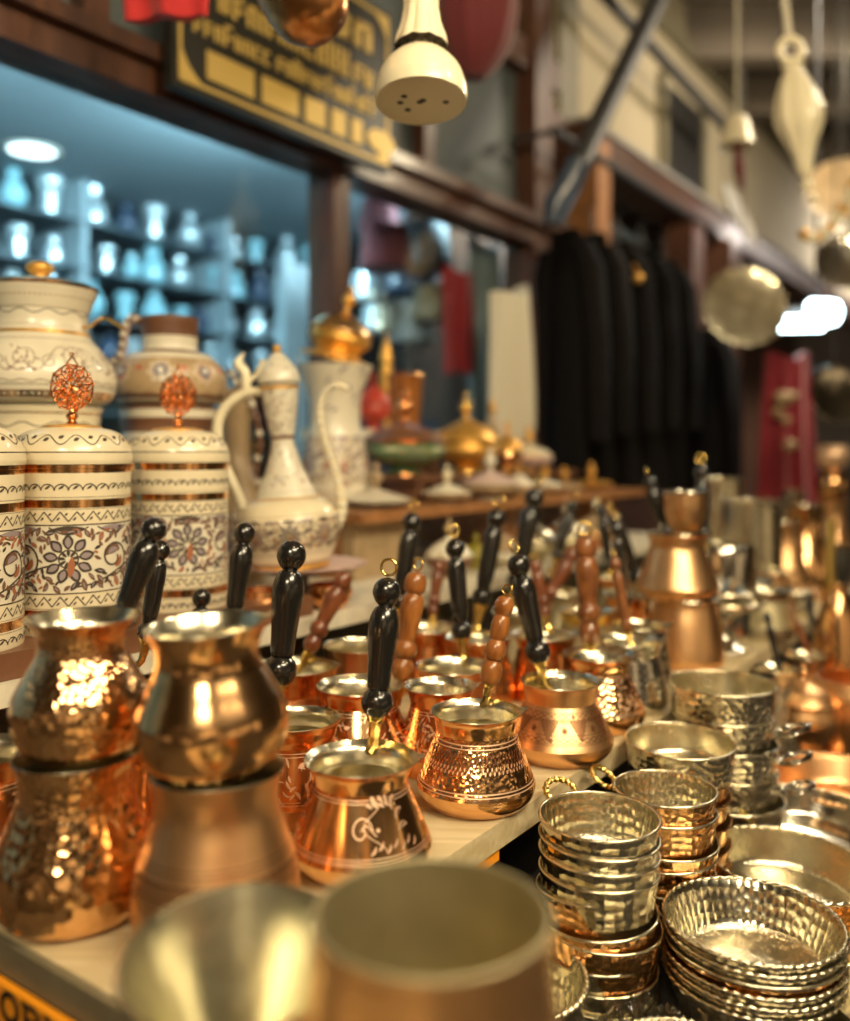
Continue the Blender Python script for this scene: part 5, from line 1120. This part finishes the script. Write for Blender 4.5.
for i, (px, d, b, t, mt, lb_) in enumerate(((752, 1.74, (756, 618), (748, 572), 'bk', 'dark metal coffee pot on the far counter behind the footed silver bowl'), (772, 1.86, (778, 606), (770, 560), 'wr', 'dark metal coffee pot with reddish handle far along the counter edge'), (766, 1.62, (770, 640), (782, 592), 'bk', 'dark metal coffee pot at the counter edge right of the footed silver bowl'), (742, 1.92, (746, 590), (738, 548), 'bk', 'farthest dark metal coffee pot behind the grey silver pot'))):
    pot(lb_, at(px, d, ZC+.0004), dict(BASE, rm=.048), ('stk', 'cus', 'stk', 'stk')[i], ('stk', 'cus', 'tnm', 'stk')[i], None, None, hd=hd('slim', b, t, d+.045, .02, mt, False), group=G)
# ---------------------------------------------------------------- light
def area(name, loc, to, sx, sy, col, pw):
    l = bpy.data.lights.new(name, 'AREA'); l.shape = 'RECTANGLE'; l.size = sx; l.size_y = sy; l.color = col; l.energy = pw
    o = bpy.data.objects.new(name, l); COL.objects.link(o); o.location = loc; o.rotation_euler = (Vector(to)-Vector(loc)).to_track_quat('-Z', 'Y').to_euler(); return o
def point_fill(name, loc, r, col, pw):
    l = bpy.data.lights.new(name, 'POINT'); l.shadow_soft_size = r; l.color = col; l.energy = pw
    o = bpy.data.objects.new(name, l); COL.objects.link(o); o.location = loc; return o
WARM = (1, .82, .53); WARM2 = (1, .70, .36)
area('stall area light', (.75, -.15, 2.35), (.0, .9, .95), .9, .35, WARM, 26)  # unseen warm panel for the light from the upper right
area('stall area light', (-.25, -1.0, 2.35), (-.1, .9, 1.0), .5, .25, WARM, 17)  # second unseen panel, added to light the stall from behind the camera
point_fill('stall bulb', (.35, .55, 2.45), .05, WARM2, 12)  # unseen warm point lights added for brightness and metal highlights
point_fill('stall bulb', (.95, .75, 2.3), .06, WARM, 14)
point_fill('stall bulb', (1.5, 2.6, 2.5), .06, WARM, 22)
area('alley lamp', (1.9, 3.2, 3.0), (1.2, 4.2, 1.2), .6, .3, (1, .86, .66), 24)
area('alley lamp', (3.6, 6.0, 3.0), (3.0, 7, 1.0), .8, .4, (1, .9, .8), 60)
area('shop fill', tuple(A(.15, 1.25, zr-.06)), tuple(A(.3, 2.3, 1.5)), .4, .3, (.62, .88, 1.0), 26)  # out-of-sight cool panels added to brighten the shop room
area('shop fill', tuple(A(1.85, 1.15, zr-.06)), tuple(A(2.2, 2.5, 1.6)), .3, .2, (.62, .88, 1.0), 12)
area('shop fill', tuple(A(1.0, 1.25, zr-.06)), tuple(A(1.0, 2.3, 1.4)), .4, .3, (.62, .88, 1.0), 22)
w = bpy.data.worlds.new('bazaar glow'); sc.world = w; w.use_nodes = True; nt = w.node_tree; bg = nt.nodes['Background']  # warm noise patches painted in as surroundings for the metals to reflect
tc = nt.nodes.new('ShaderNodeTexCoord'); nz = nt.nodes.new('ShaderNodeTexNoise'); nz.inputs['Scale'].default_value = 3.2; nz.inputs['Detail'].default_value = 3
rp = nt.nodes.new('ShaderNodeValToRGB'); e = rp.color_ramp.elements; e[0].position = .42; e[0].color = (.02, .014, .008, 1); e[1].position = .66; e[1].color = (1.0, .72, .38, 1); q = e.new(.55); q.color = (.16, .10, .05, 1)
nt.links.new(tc.outputs['Generated'], nz.inputs['Vector']); nt.links.new(nz.outputs['Fac'], rp.inputs['Fac']); nt.links.new(rp.outputs['Color'], bg.inputs['Color']); bg.inputs['Strength'].default_value = .9
# ---------------------------------------------------------------- camera
cam = bpy.data.cameras.new('camera'); co = bpy.data.objects.new('camera', cam); COL.objects.link(co); co.location = (0, 0, H); co.rotation_euler = (PI/2, 0, 0)
cam.sensor_fit = 'VERTICAL'; cam.sensor_height = 36; cam.lens = F/1021*36; cam.shift_y = -59.5/1021; cam.clip_start = .02
cam.dof.use_dof = True; cam.dof.focus_distance = .83; cam.dof.aperture_fstop = cam.lens/1000/.0165
sc.camera = co
vs = sc.view_settings; vs.view_transform = 'Standard'; vs.look = 'None'; vs.gamma = 1; vs.use_curve_mapping = False; vs.exposure = .3
sc.cycles.use_denoising = True; sc.cycles.max_bounces = 8; sc.cycles.glossy_bounces = 5; sc.cycles.transparent_max_bounces = 12; sc.cycles.sample_clamp_indirect = 6
